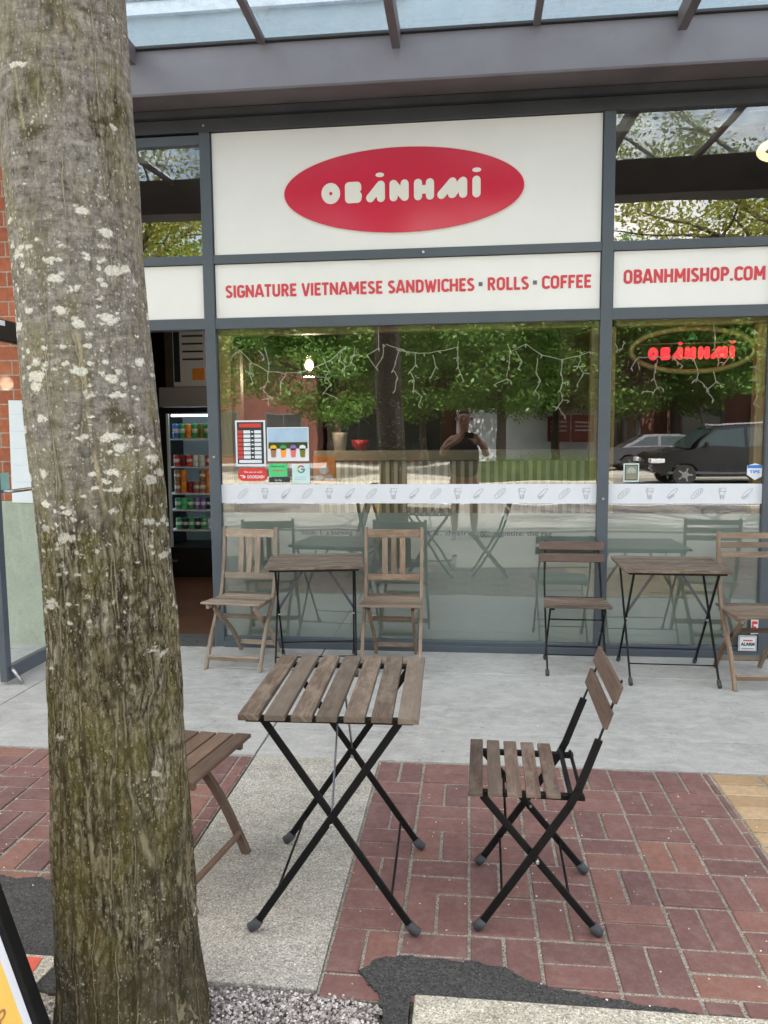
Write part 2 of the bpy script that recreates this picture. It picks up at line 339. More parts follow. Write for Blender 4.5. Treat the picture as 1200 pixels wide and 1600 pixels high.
def mat_bark():
    m, nt, bs = newmat('lichened_bark')
    oc = coord(nt); sx = N(nt, 'ShaderNodeSeparateXYZ'); nt.links.new(oc, sx.inputs[0]); z = sx.outputs[2]
    def mr(v, a, b, c=0., d=1., sm=True):
        r = N(nt, 'ShaderNodeMapRange', interpolation_type='SMOOTHSTEP' if sm else 'LINEAR'); nt.links.new(v, r.inputs[0])
        for i, q in enumerate((a, b, c, d)): r.inputs[i + 1].default_value = q
        return r.outputs[0]
    # the position, shaken a little so that nothing runs dead straight
    wn = N(nt, 'ShaderNodeTexNoise'); wn.inputs['Scale'].default_value = 7; wn.inputs['Detail'].default_value = 5; wn.inputs['Roughness'].default_value = .65; nt.links.new(oc, wn.inputs['Vector'])
    def shaken(amt):
        va = N(nt, 'ShaderNodeVectorMath', operation='MULTIPLY_ADD'); nt.links.new(wn.outputs['Color'], va.inputs[0]); va.inputs[1].default_value = amt; nt.links.new(oc, va.inputs[2]); return va.outputs[0]
    oc2 = shaken((.05, .05, .05))
    fur = noise_n(nt, mapping(nt, oc2, (1, 1, .11)), 60, 10, .80)
    scal = N(nt, 'ShaderNodeTexVoronoi', feature='DISTANCE_TO_EDGE'); scal.inputs['Scale'].default_value = 62; nt.links.new(mapping(nt, oc2, (1, 1, .34)), scal.inputs['Vector'])
    mid = noise_n(nt, mapping(nt, oc, (1, 1, .45)), 85, 8, .8)
    fine = noise_n(nt, oc, 230, 5, .8)
    band = noise_n(nt, mapping(nt, oc2, (1, 1, 3.4)), 17, 8, .78)
    fur2 = noise_n(nt, mapping(nt, oc2, (1, 1, .22)), 170, 6, .8)
    f_r = mth(nt, 'ADD', mth(nt, 'ADD', mth(nt, 'MULTIPLY', fur, .42), mth(nt, 'ADD', mth(nt, 'MULTIPLY', mid, .20), mth(nt, 'MULTIPLY', fur2, .35))), mth(nt, 'MULTIPLY', mr(scal.outputs['Distance'], 0, .30), .06))
    rough_f = ramp(nt, f_r, [(.45, (.018, .015, .010)), (.485, (.085, .071, .050)), (.520, (.190, .165, .120)), (.56, (.31, .28, .215)), (.61, (.54, .51, .42))])
    smooth_f = ramp(nt, mth(nt, 'ADD', mth(nt, 'MULTIPLY', band, .5), mth(nt, 'MULTIPLY', mid, .5)), [(.38, (.060, .053, .046)), (.455, (.155, .142, .126)), (.53, (.260, .242, .220)), (.64, (.43, .41, .38))])
    big = noise_n(nt, mapping(nt, oc2, (1, 1, .55)), 6, 5, .65)
    zz = mr(z, 1.05, 1.55); z2 = mr(z, 2.35, 1.95, 0, .0)
    smask = ramp(nt, mth(nt, 'ADD', mth(nt, 'MULTIPLY', zz, .22), big), [(.57, (0, 0, 0)), (.70, (1, 1, 1))])
    col = mixc(nt, smask, rough_f, smooth_f)
    ms = noise_n(nt, mapping(nt, oc2, (1, 1, .5)), 8, 8, .78)
    mfac = ramp(nt, mth(nt, 'ADD', ms, mr(z, 1.3, .5, 0, .07)), [(.46, (0, 0, 0)), (.62, (1, 1, 1))])
    mosscol = ramp(nt, fine, [(.3, (.085, .075, .016)), (.7, (.34, .30, .075))])
    col = mixc(nt, mfac, col, mixc(nt, .45, col, mosscol))
    # the foot of the trunk is darker and greyer
    col = mixc(nt, mth(nt, 'MULTIPLY', mr(mth(nt, 'ADD', z, mth(nt, 'MULTIPLY', big, .3)), .50, .34), .55), col, (.050, .045, .038))
    # pale wavy bast lines running up the bark
    w = N(nt, 'ShaderNodeTexVoronoi', feature='DISTANCE_TO_EDGE'); w.inputs['Scale'].default_value = 15
    nt.links.new(mapping(nt, shaken((.028, .028, 0)), (1, 1, .035)), w.inputs['Vector'])
    lm = mth(nt, 'MULTIPLY', ramp(nt, w.outputs['Distance'], [(.008, (1, 1, 1)), (.028, (0, 0, 0))]), ramp(nt, noise_n(nt, mapping(nt, oc, (1, 1, .7)), 9, 4, .6), [(.47, (0, 0, 0)), (.56, (1, 1, 1))]))
    dk = mth(nt, 'MULTIPLY', ramp(nt, w.outputs['Distance'], [(.03, (1, 1, 1)), (.09, (0, 0, 0))]), .55)
    col = mixc(nt, mth(nt, 'MULTIPLY', dk, mr(z, 1.9, 1.2, .35, 1)), col, (.045, .038, .022))
    col = mixc(nt, mth(nt, 'MULTIPLY', lm, mth(nt, 'MULTIPLY_ADD', mid, 1.2, .1)), col, (.42, .37, .24))
    kn = noise_n(nt, mapping(nt, oc, (1, 1, 2.2)), 7.5, 4, .55)
    col = mixc(nt, ramp(nt, kn, [(.62, (0, 0, 0)), (.70, (.8, .8, .8))]), col, (.060, .046, .022))
    # lichens: round crusts that crowd together at chest height, and specks all over
    zm = mth(nt, 'MULTIPLY', mr(z, .80, 1.25), mr(z, 2.2, 1.75))
    reg = noise_n(nt, mapping(nt, oc, (1, 1, 1.3)), 6.5, 4, .6)
    def crust(scale, sq, lo, hi, z_w, reg_w, soft=.07):
        v = N(nt, 'ShaderNodeTexVoronoi'); v.inputs['Scale'].default_value = scale
        jv = N(nt, 'ShaderNodeTexNoise'); jv.inputs['Scale'].default_value = scale * 1.9; jv.inputs['Detail'].default_value = 4; jv.inputs['Roughness'].default_value = .7; nt.links.new(oc, jv.inputs['Vector'])
        ja = N(nt, 'ShaderNodeVectorMath', operation='MULTIPLY_ADD'); nt.links.new(jv.outputs['Color'], ja.inputs[0]); ja.inputs[1].default_value = (1.1 / scale,) * 3; nt.links.new(mapping(nt, oc, (1, 1, sq)), ja.inputs[2])
        nt.links.new(ja.outputs[0], v.inputs['Vector'])
        sc = N(nt, 'ShaderNodeSeparateColor'); nt.links.new(v.outputs['Color'], sc.inputs[0])
        # radius of each crust: zero for most cells, larger where the region and height favour it
        s = mth(nt, 'ADD', mth(nt, 'ADD', sc.outputs[0], mth(nt, 'MULTIPLY', zm, z_w)), mth(nt, 'MULTIPLY', reg, reg_w))
        rad = mr(s, lo, hi, -.05, .52, False)
        return mr(mth(nt, 'SUBTRACT', rad, v.outputs['Distance']), 0, soft)
    l1 = crust(19, 2.0, 1.61, 2.0, .40, 1.5, .16)
    l2 = crust(42, 1.7, 1.43, 2.05, .36, 1.4, .20)
    l3 = crust(105, .9, 1.16, 1.85, .12, 1.1, .14)
    l4 = crust(175, .6, .92, 1.5, .05, .9, .12)
    edge = ramp(nt, mth(nt, 'ADD', fine, mth(nt, 'MULTIPLY', mid, .6)), [(.58, (.15, .15, .15)), (.76, (1, 1, 1))])
    lc = ramp(nt, fine, [(.3, (.46, .44, .36)), (.6, (.74, .73, .66))])
    col = mixc(nt, mth(nt, 'MULTIPLY', l4, .75), col, (.40, .38, .29)); col = mixc(nt, mth(nt, 'MULTIPLY', l3, .85), col, (.56, .53, .43))
    col = mixc(nt, mth(nt, 'MULTIPLY', l2, edge), col, lc); col = mixc(nt, mth(nt, 'MULTIPLY', l1, edge), col, lc)
    nt.links.new(col, bs.inputs['Base Color']); bs.inputs['Roughness'].default_value = .9; bs.inputs['Specular IOR Level'].default_value = .15
    h1 = mixc(nt, smask, f_r, mth(nt, 'ADD', .35, mth(nt, 'MULTIPLY', band, .25)))
    h1 = mth(nt, 'ADD', mth(nt, 'ADD', h1, mth(nt, 'MULTIPLY', lm, .12)), mth(nt, 'MULTIPLY', dk, -.12))
    b1 = bump(nt, None, h1, 1.0, .035)
    bump(nt, bs, mth(nt, 'ADD', fine, mth(nt, 'MULTIPLY', mth(nt, 'MAXIMUM', l1, l2), .7)), .7, .003, b1)
    return m
M['bark'] = mat_bark()
M['bark_far'] = plain('plain_bark', (.085, .070, .052), .9, 0, .4, 14, .4)
def mat_pebble():
    m, nt, bs = newmat('mixed_pale_gravel')
    rnd = N(nt, 'ShaderNodeSeparateXYZ'); nt.links.new(uvm(nt, 'rnd'), rnd.inputs[0])
    nt.links.new(ramp(nt, rnd.outputs[0], [(0, (.07, .06, .06)), (.3, (.24, .215, .21)), (.6, (.42, .385, .375)), (.85, (.56, .49, .47)), (1, (.74, .70, .69))]), bs.inputs['Base Color'])
    bs.inputs['Roughness'].default_value = .8; return m
M['pebble'] = mat_pebble()
def mat_upper():
    m, nt, bs = newmat('pale_cladding')
    oc = coord(nt)
    nt.links.new(ramp(nt, noise_n(nt, oc, 1.2, 5, .7), [(.3, (.27, .33, .38)), (.7, (.36, .42, .47))]), bs.inputs['Base Color']); bs.inputs['Roughness'].default_value = .5
    return m
M['upper'] = mat_upper()

# ---------------------------------------------------------------- mesh helpers
class MB:
    """collects shapes and links them as ONE mesh object"""
    def __init__(s): s.v = []; s.f = []; s.uv = []; s.rn = []; s.sm = []
    def face(s, idx, uvs, rn, smooth=False):
        s.f.append(idx); s.uv.append(uvs); s.rn.append(rn); s.sm.append(smooth)
    def box(s, c, size, rot=None, taper=None):
        """box of given size about c; rot a 3x3 Matrix; uv runs along the longest side"""
        hx, hy, hz = size[0] / 2, size[1] / 2, size[2] / 2
        P = [Vector((x, y, z)) for z in (-hz, hz) for y in (-hy, hy) for x in (-hx, hx)]
        if taper:
            for p in P:
                if p.z > 0: p.x *= taper[0]; p.y *= taper[1]
        L = max(range(3), key=lambda i: size[i]); o = random.random() * 60; rn = (random.random(), random.random())
        b = len(s.v); c = Vector(c)
        for p in P: s.v.append((rot @ p if rot else p) + c)
        for q in ((0, 2, 3, 1), (4, 5, 7, 6), (0, 1, 5, 4), (2, 6, 7, 3), (0, 4, 6, 2), (1, 3, 7, 5)):
            uv = []
            for k in q:
                p = P[k]; a = [p.x, p.y, p.z]; u = a.pop(L); uv.append((u + o, a[0] + a[1] + o))
            s.face([b + k for k in q], uv, rn)
        return s
    def bx(s, x0, x1, y0, y1, z0, z1):
        return s.box(((x0 + x1) / 2, (y0 + y1) / 2, (z0 + z1) / 2), (x1 - x0, y1 - y0, z1 - z0))
    def bar(s, p, q, w, h, upv=(0, 0, 1)):
        """rectangular bar from p to q; w across, h along upv"""
        p, q = Vector(p), Vector(q); d = q - p; z = d.normalized(); u = Vector(upv); x = z.cross(u).normalized(); y = x.cross(z).normalized()
        m = Matrix((x, z, y)).transposed()
        return s.box((p + q) / 2, (w, d.length, h), m)
    def tube(s, pts, r, n=8, caps=True, sq=None, closed=False):
        """round (or flattened, sq=(axis vector, factor)) tube along points; r a number or a list"""
        pts = [Vector(p) for p in pts]; k = len(pts); rr = r if isinstance(r, (list, tuple)) else [r] * k
        rn = (random.random(), random.random()); o = random.random() * 50; b = len(s.v); acc = 0; prev = None
        for i, p in enumerate(pts):
            if closed: t = pts[(i + 1) % k] - pts[i - 1]
            else: t = pts[min(i + 1, k - 1)] - pts[max(i - 1, 0)]
            t.normalize()
            a = prev if prev is not None else (Vector((0, 0, 1)) if abs(t.z) < .9 else Vector((1, 0, 0)))
            x = (a - t * a.dot(t)).normalized(); y = t.cross(x); prev = x
            for j in range(n):
                an = 2 * pi * j / n; d = (x * cos(an) + y * sin(an)) * rr[i]
                if sq: d = d - Vector(sq[0]) * d.dot(Vector(sq[0])) * (1 - sq[1])
                s.v.append(p + d)
        for i in range(k if closed else k - 1):
            i2 = (i + 1) % k; L = (pts[i2] - pts[i]).length
            for j in range(n):
                j2 = (j + 1) % n
                w = 2 * pi * rr[i] / n
                s.face([b + i * n + j, b + i * n + j2, b + i2 * n + j2, b + i2 * n + j], [(acc + o, j * w), (acc + o, (j + 1) * w), (acc + L + o, (j + 1) * w), (acc + L + o, j * w)], rn, True)
            acc += L
        if caps and not closed:
            s.face([b + j for j in range(n)][::-1], [(0, 0)] * n, rn); s.face([b + (k - 1) * n + j for j in range(n)], [(0, 0)] * n, rn)
        return s
    def lathe(s, prof, n=16, c=(0, 0, 0), smooth=True):
        b = len(s.v); rn = (random.random(), random.random()); c = Vector(c)
        for r, z in prof:
            for j in range(n): s.v.append(c + Vector((r * cos(2 * pi * j / n), r * sin(2 * pi * j / n), z)))
        for i in range(len(prof) - 1):
            for j in range(n):
                j2 = (j + 1) % n
                s.face([b + i * n + j, b + i * n + j2, b + (i + 1) * n + j2, b + (i + 1) * n + j], [(j, prof[i][1]), (j + 1, prof[i][1]), (j + 1, prof[i + 1][1]), (j, prof[i + 1][1])], rn, smooth)
        s.face([b + j for j in range(n)][::-1], [(0, 0)] * n, rn); s.face([b + (len(prof) - 1) * n + j for j in range(n)], [(0, 0)] * n, rn)
        return s
    def prism(s, poly, a, b_, axis='y'):
        """2-D outline (counter-clockwise) pushed from a to b_ along an axis"""
        def P(u, v, w): return {'y': (u, w, v), 'x': (w, u, v), 'z': (u, v, w)}[axis]
        n = len(poly); b = len(s.v); rn = (random.random(), random.random())
        for w in (a, b_):
            for u, v in poly: s.v.append(Vector(P(u, v, w)))
        s.face(list(range(b, b + n)), [tuple(p) for p in poly], rn); s.face(list(range(b + n, b + 2 * n))[::-1], [tuple(p) for p in poly[::-1]], rn)
        acc = 0
        for i in range(n):
            j = (i + 1) % n; L = math.dist(poly[i], poly[j])
            s.face([b + j, b + i, b + n + i, b + n + j], [(acc + L, a), (acc, a), (acc, b_), (acc + L, b_)], rn); acc += L
        return s
    def build(s, name, mat, parent=None, bevel=0, smooth=None):
        me = bpy.data.meshes.new(name); me.from_pydata([tuple(v) for v in s.v], [], s.f)
        u = me.uv_layers.new(name='uv'); r = me.uv_layers.new(name='rnd')
        U = [c for f in s.uv for c in f]; Rn = [rn for f, rn in zip(s.f, s.rn) for _ in f]
        u.data.foreach_set('uv', [x for c in U for x in c]); r.data.foreach_set('uv', [x for c in Rn for x in c])
        me.polygons.foreach_set('use_smooth', s.sm if smooth is None else [smooth] * len(s.f))
        me.materials.append(mat); me.update(); me.validate()
        o = bpy.data.objects.new(name, me); C.objects.link(o)
        if parent is not None: o.parent = parent
        if bevel:
            b = o.modifiers.new('bevel', 'BEVEL'); b.width = bevel; b.segments = 2; b.limit_method = 'ANGLE'; b.angle_limit = R(40)
        return o

def tag(o, label=None, cat=None, group=None, kind=None):
    if label: o['label'] = label
    if cat: o['category'] = cat
    if group: o['group'] = group
    if kind: o['kind'] = kind
    return o
def thing(name, label, cat, loc=(0, 0, 0), rz=0, group=None):
    o = bpy.data.objects.new(name, None); C.objects.link(o); o.location = loc; o.rotation_euler = (0, 0, rz)
    o.empty_display_size = .1
    return tag(o, label, cat, group)
def dup(root, loc, rz, label=None, group=None, scale=None, pz=None):
    r = root.copy(); C.objects.link(r); r.location = loc; r.rotation_euler = (0, 0, rz)
    if label: r['label'] = label
    if group: r['group'] = group
    if scale: r.scale = scale
    for ch in list(root.children):
        c = ch.copy(); C.objects.link(c); c.parent = r
        for g in list(ch.children):
            d = g.copy(); C.objects.link(d); d.parent = c
    return r
def text_obj(name, s, x0, x1, z0, z1, y, mat, parent=None, bold=.0, depth=.001, width=None, italic=0.):
    """flat letters facing the street (-y), fitted to the box x0..x1, z0..z1"""
    cu = bpy.data.curves.new(name, 'FONT'); cu.body = s; cu.extrude = .02; cu.offset = bold; cu.resolution_u = 3; cu.shear = italic
    t = bpy.data.objects.new(name, cu); C.objects.link(t)
    bpy.context.view_layer.update()
    me = bpy.data.meshes.new_from_object(t.evaluated_get(bpy.context.evaluated_depsgraph_get()))
    bpy.data.objects.remove(t)
    n = len(me.vertices); co = np.empty(n * 3); me.vertices.foreach_get('co', co); co = co.reshape(-1, 3)
    mn = co.min(0); mx = co.max(0); o2 = np.empty_like(co)
    o2[:, 0] = x0 + (co[:, 0] - mn[0]) / (mx[0] - mn[0]) * (x1 - x0)
    o2[:, 2] = z0 + (co[:, 1] - mn[1]) / (mx[1] - mn[1]) * (z1 - z0)
    o2[:, 1] = y - (co[:, 2] - mn[2]) / max(1e-6, mx[2] - mn[2]) * depth
    me.vertices.foreach_set('co', o2.ravel()); me.update(); me.materials.clear(); me.materials.append(mat)
    o = bpy.data.objects.new(name, me); C.objects.link(o)
    if parent is not None: o.parent = parent
    return o
def ellipse(cx, cz, a, b, n=72): return [(cx + a * cos(2 * pi * i / n), cz + b * sin(2 * pi * i / n)) for i in range(n)]

# ================================================================ GROUND
def struct(o, label=None):
    return tag(o, label, None, None, 'structure')
m = MB(); m.bx(-60, 60, -6.6, 0.0, -.6, -.03); struct(m.build('pavement_bed', M['mortar']))
# concrete slabs along the shopfront, jointed
m = MB()
xs = [-9, -6.2, -4.35, -2.62, -1.0, 2.42, 4.5, 7, 10]; ys = [-1.80, -1.462, -.48, 0.02]
for i in range(len(xs) - 1):
    for j in range(3):
        m.bx(xs[i] + .004, xs[i + 1] - .004, ys[j] + .0035, ys[j + 1] - .0035, -.09, random.uniform(-.0015, .0015))
struct(m.build('pavement', M['concrete'], bevel=.004))
m = MB(); m.bx(-.992, -.408, -3.285, -1.806, -.08, .001); struct(m.build('pavement_strip', M['strip'], bevel=.004))
m = MB(); m.bx(-60, -9.0, -6.3, .02, -.08, 0); m.bx(10, 60, -6.3, .02, -.08, 0); m.bx(-9, -3.3, -6.3, -3.90, -.08, -.003); m.bx(-.2, 10, -6.3, -4.2, -.08, -.002); m.bx(-3.3, -.2, -6.3, -3.92, -.08, -.004)
struct(m.build('pavement_outer', M['strip']))
m = MB(); m.bx(-.406, 2.36, -3.31, -1.806, -.05, -.0052); m.bx(-9, -1.004, -3.9, -1.806, -.05, -.0052); m.bx(2.361, 10, -4.2, -1.806, -.05, -.0052); struct(m.build('paving_joints', M['mortar']))
def pave(x0, x1, y0, y1, mb, skip=None, unit=.2035, uy=.2005, run=False):
    """basket-weave pavers, laid from the corner (x0, y1) towards the street"""
    def brick(a, b, c, d):
        a, b, c, d = max(a, x0), min(b, x1), max(c, y0), min(d, y1)
        if b - a < .02 or d - c < .02 or (skip and skip((a + b) / 2, (c + d) / 2)): return
        zt = random.uniform(-.0022, .0022); rn = (random.random(), random.random()); e = .003; k = len(mb.v)
        jx, jy = random.uniform(-.0012, .0012), random.uniform(-.0012, .0012); a += jx; b += jx; c += jy; d += jy
        tx, ty = random.uniform(-.0012, .0012), random.uniform(-.0012, .0012)
        for (ex, z) in ((0, -.03), (0, zt - .003), (e, zt)):
            for (x, y, sx, sy) in ((a + ex, c + ex, -1, -1), (b - ex, c + ex, 1, -1), (b - ex, d - ex, 1, 1), (a + ex, d - ex, -1, 1)):
                mb.v.append(Vector((x, y, z + (tx * sx + ty * sy if z > -.02 else 0))))
        for r_ in (0, 4):
            for q in range(4):
                q2 = (q + 1) % 4; mb.face([k + r_ + q, k + r_ + q2, k + r_ + 4 + q2, k + r_ + 4 + q], [(0, 0)] * 4, rn)
        mb.face([k + 8, k + 9, k + 10, k + 11], [(0, 0)] * 4, rn)
    g = .0055
    nx = int((x1 - x0) / unit) + 2; ny = int((y1 - y0) / uy) + 2
    for i in range(nx):
        for j in range(ny):
            X = x0 + i * unit; Y = y1 - (j + 1) * uy
            if run or (i + j) % 2:
                brick(X + g, X + unit - g, Y + g, Y + uy / 2 - g); brick(X + g, X + unit - g, Y + uy / 2 + g, Y + uy - g)
            else:
                brick(X + g, X + unit / 2 - g, Y + g, Y + uy - g); brick(X + unit / 2 + g, X + unit - g, Y + g, Y + uy - g)
m = MB()
pave(-.402, 1.05, -3.31, -1.815, m)
pave(-9, -1.008, -3.9, -1.815, m, skip=lambda x, y: x > -1.25 and y < -3.36)
pave(2.3, 10, -4.2, -1.815, m)
struct(m.build('brick_paving', M['paver']))
m = MB(); pave(1.058, 2.29, -3.28, -1.815, m, run=True); struct(m.build('yellow_brick_paving', M['paver_y']))
def patch(name, poly, zt, mat, jag=.0065, step=.007, zb=-.05):
    P = []
    for i in range(len(poly)):
        a, b, js = poly[i], poly[(i + 1) % len(poly)], poly[i][2] if len(poly[i]) > 2 else 1
        n = max(1, int(math.dist(a[:2], b[:2]) / step))
        for k in range(n):
            t = k / n; x = a[0] + (b[0] - a[0]) * t; y = a[1] + (b[1] - a[1]) * t
            q = noise.noise(Vector((x * 14, y * 14, 3))) * 2.2 + noise.noise(Vector((x * 60, y * 60, 1)))
            q2 = noise.noise(Vector((x * 14, y * 14, 9))) * 2.2 + noise.noise(Vector((x * 60, y * 60, 5)))
            P.append((x + q * jag * js + random.uniform(-.0025, .0025) * js, y + q2 * jag * js + random.uniform(-.0025, .0025) * js))
    mb = MB(); mb.prism(P, zb, zt, 'z')
    o = mb.build(name, mat); 
    import bmesh
    bm = bmesh.new(); bm.from_mesh(o.data); bmesh.ops.recalc_face_normals(bm, faces=bm.faces); bmesh.ops.triangulate(bm, faces=[f for f in bm.faces if len(f.verts) > 4]); bm.to_mesh(o.data); bm.free()
    return struct(o)
patch('asphalt_patch', [(-.17, -3.60), (-.152, -3.40), (-.150, -3.288, .2), (.20, -3.29, .2), (.50, -3.300, .2), (1.02, -3.30), (.60, -3.283), (.42, -3.262), (.27, -3.238), (.16, -3.205), (.10, -3.160), (0, -3.140), (-.10, -3.142), (-.20, -3.140), (-.262, -3.160), (-.300, -3.215), (-.262, -3.275), (-.225, -3.32), (-.215, -3.42), (-.22, -3.60)][::-1], .006, M['asphalt'])
patch('asphalt_patch', [(-4, -2.87), (-4, -3.95, .3), (-1.32, -3.95), (-1.27, -3.50), (-1.17, -3.375), (-1.0, -3.36), (-1.0, -2.89), (-1.6, -2.865)], .005, M['asphalt'])
m = MB(); m.bx(-.140, 2.6, -4.19, -3.292, -.08, .012); struct(m.build('pavement_slab', M['kerbslab'], bevel=.006))
# tree pit gravel: countless pebbles
m = MB(); pts8 = [(1, 0, 0), (0, 1, 0), (-1, 0, 0), (0, -1, 0), (0, 0, 1), (0, 0, -1)]
def pebble(x, y, z, r):
    b = len(m.v); rn = (random.random(), 0); an = random.random() * 6.3; ca, sa = cos(an), sin(an); e = random.uniform(.6, 1.1); h = random.uniform(.45, .8)
    q = [(.8, .8, 0), (-.8, .8, 0), (-.8, -.8, 0), (.8, -.8, 0), (.45, .4, .8), (-.4, .5, .8), (-.5, -.4, .75), (.4, -.45, .85)]
    for (px, py, pz) in q:
        px *= random.uniform(.75, 1.25); py *= e * random.uniform(.75, 1.25); pz *= h
        m.v.append(Vector((x + (px * ca - py * sa) * r, y + (px * sa + py * ca) * r, z + pz * r)))
    for f in ((4, 5, 6, 7), (0, 1, 5, 4), (1, 2, 6, 5), (2, 3, 7, 6), (3, 0, 4, 7)): m.face([b + i for i in f], [(0, 0)] * 4, rn)
for _ in range(13000):
    x = random.uniform(-1.28, -.16); y = random.uniform(-3.62, -3.27)
    edge = -3.300 + .012 * noise.noise(Vector((x * 9, 0, 0)))
    if y > edge or (x > -.30 and y > -3.315 - (x + .3) * .2): 
        if random.random() > .04 or y > -3.29: continue
    if x > -.222 + .02 * noise.noise(Vector((0, y * 20, 0))): continue
    if x < -1.0 and y > -3.40 - (x + 1.0) * .05 + .012 * noise.noise(Vector((x * 15, 2, 0))): continue
    pebble(x, y, random.uniform(-.012, -.002), random.uniform(.0032, .0068))
tag(m.build('gravel', M['pebble']), 'pale mixed gravel filling the tree pit around the trunk', 'gravel', None, 'stuff')
# fallen petals and crumbs
m = MB()
for _ in range(520):
    x = random.uniform(-2.6, 1.9); y = random.uniform(-3.3, -.1)
    if random.random() < .45: y = random.uniform(-3.3, -2.0)
    r = random.uniform(.0018, .0042); a = random.random() * 6
    b = len(m.v)
    for k in range(4): m.v.append(Vector((x + r * cos(a + k * 1.57) * random.uniform(.6, 1.2), y + r * sin(a + k * 1.57) * random.uniform(.6, 1.2), .0075 + random.random() * .002)))
    m.face([b, b + 1, b + 2, b + 3], [(0, 0)] * 4, (0, 0))
tag(m.build('fallen_petals', M['petal']), 'tiny white petals scattered over the pavement and bricks', 'petals', None, 'stuff')
# red painted paving stone by the board
t = MB(); t.prism([(-1.46, -3.243), (-1.19, -3.243), (-1.160, -3.258), (-1.175, -3.35), (-1.24, -3.45), (-1.46, -3.45)][::-1], -.02, .011, 'z')
stone = t.build('marker_stone', M['kerbslab'], bevel=.003); tag(stone, 'pale stone with a red painted face, set in the asphalt beside the yellow board', 'marker stone')
t = MB(); t.prism([(-1.45, -3.257), (-1.212, -3.257), (-1.207, -3.32), (-1.225, -3.355), (-1.25, -3.39), (-1.45, -3.39)][::-1], .0112, .0135, 'z'); t.build('painted_face', plain('faded_red_stone_paint', (.62, .11, .075), .8, 0, .12, 30), stone)

# ================================================================ SHOPFRONT
def fr(mb, *a): mb.bx(*a); return mb
shop = thing('shopfront', 'blue-grey framed glass shopfront with white panels above its windows', 'shopfront')
XM = [(-2.905, -2.835), (-1.800, -1.727), (.848, .920), (1.900, 1.975), (3.9, 3.97)]
for a, b in XM: fr(MB(), a, b, -.004, .11, 0, 3.515).build('mullion', M['frame'], shop, .003)
def rail(z0, z1, bays, name='transom_rail', y0=0.0):
    for i in bays: fr(MB(), XM[i][1], XM[i + 1][0], y0, .10, z0, z1).build(name, M['frame'], shop, .002)
rail(3.44, 3.5, [0]); rail(2.658, 2.716, range(4)); rail(2.224, 2.296, range(4)); rail(0, .072, [1, 2, 3], 'bottom_rail'); 
for i in (1, 2, 3): fr(MB(), XM[i][1], XM[i + 1][0], -.018, .0, 0, .046).build('bottom_rail', M['frame'], shop, .003)
fr(MB(), -3.0, 6, -.006, .12, 3.516, 3.60).build('head_rail', M['frame_dark'], shop, .003)
for i in (0,): fr(MB(), XM[i][1], XM[i + 1][0], -.03, .3, -.01, .006).build('threshold', M['steel'], shop)
def pane(x0, x1, z0, z1, name='window_glass', y=.03, mat='glass', parent=None):
    mb = MB(); mb.bx(x0, x1, y, y + .006, z0, z1)
    # single sheet: keep only the street-side face so that one reflection shows
    mb2 = MB(); 
    for p in ((x0, y, z0), (x1, y, z0), (x1, y, z1), (x0, y, z1)): mb2.v.append(Vector(p))
    mb2.face([0, 1, 2, 3], [(0, 0)] * 4, (0, 0)); return mb2.build(name, M[mat], parent or shop)
pane(-1.727, .848, .072, 2.224); pane(.920, 1.900, .072, 2.224); pane(1.975, 3.9, .072, 2.224)
pane(.920, 1.900, 2.716, 3.515); pane(-2.835, -1.80, 2.716, 3.44); pane(1.975, 3.9, 2.716, 3.515)
for a, b in ((-1.727, .848), (.92, 1.90), (1.975, 3.9)):
    fr(MB(), a, b, .040, .044, .072, .958).build('frosted_film', M['frost'], shop)
def wt(x0, x1, z0, z1, y0=.055, y1=.13): fr(MB(), x0, x1, y0, y1, z0, z1).build('wooden_lining', M['wood_window'], shop, .002)
wt(-1.727, -1.645, .10, 2.185); wt(-1.727, .848, 2.186, 2.224); wt(.800, .848, .10, 2.185); wt(.92, .958, .10, 2.185); wt(.958, 1.9, 2.186, 2.224); wt(1.845, 1.9, .1, 2.185)
wt(-1.645, -1.60, .96, 2.1, .131, .20)
for i, (x, z) in enumerate(((-1.765, 3.555), (-.3, 2.688), (.885, 1.06), (-1.762, 1.35))):
    t = MB(); t.tube([(x, -.012, z), (x, 0, z)], .008, 10); t.build('screw_cap', M['steel'], shop)

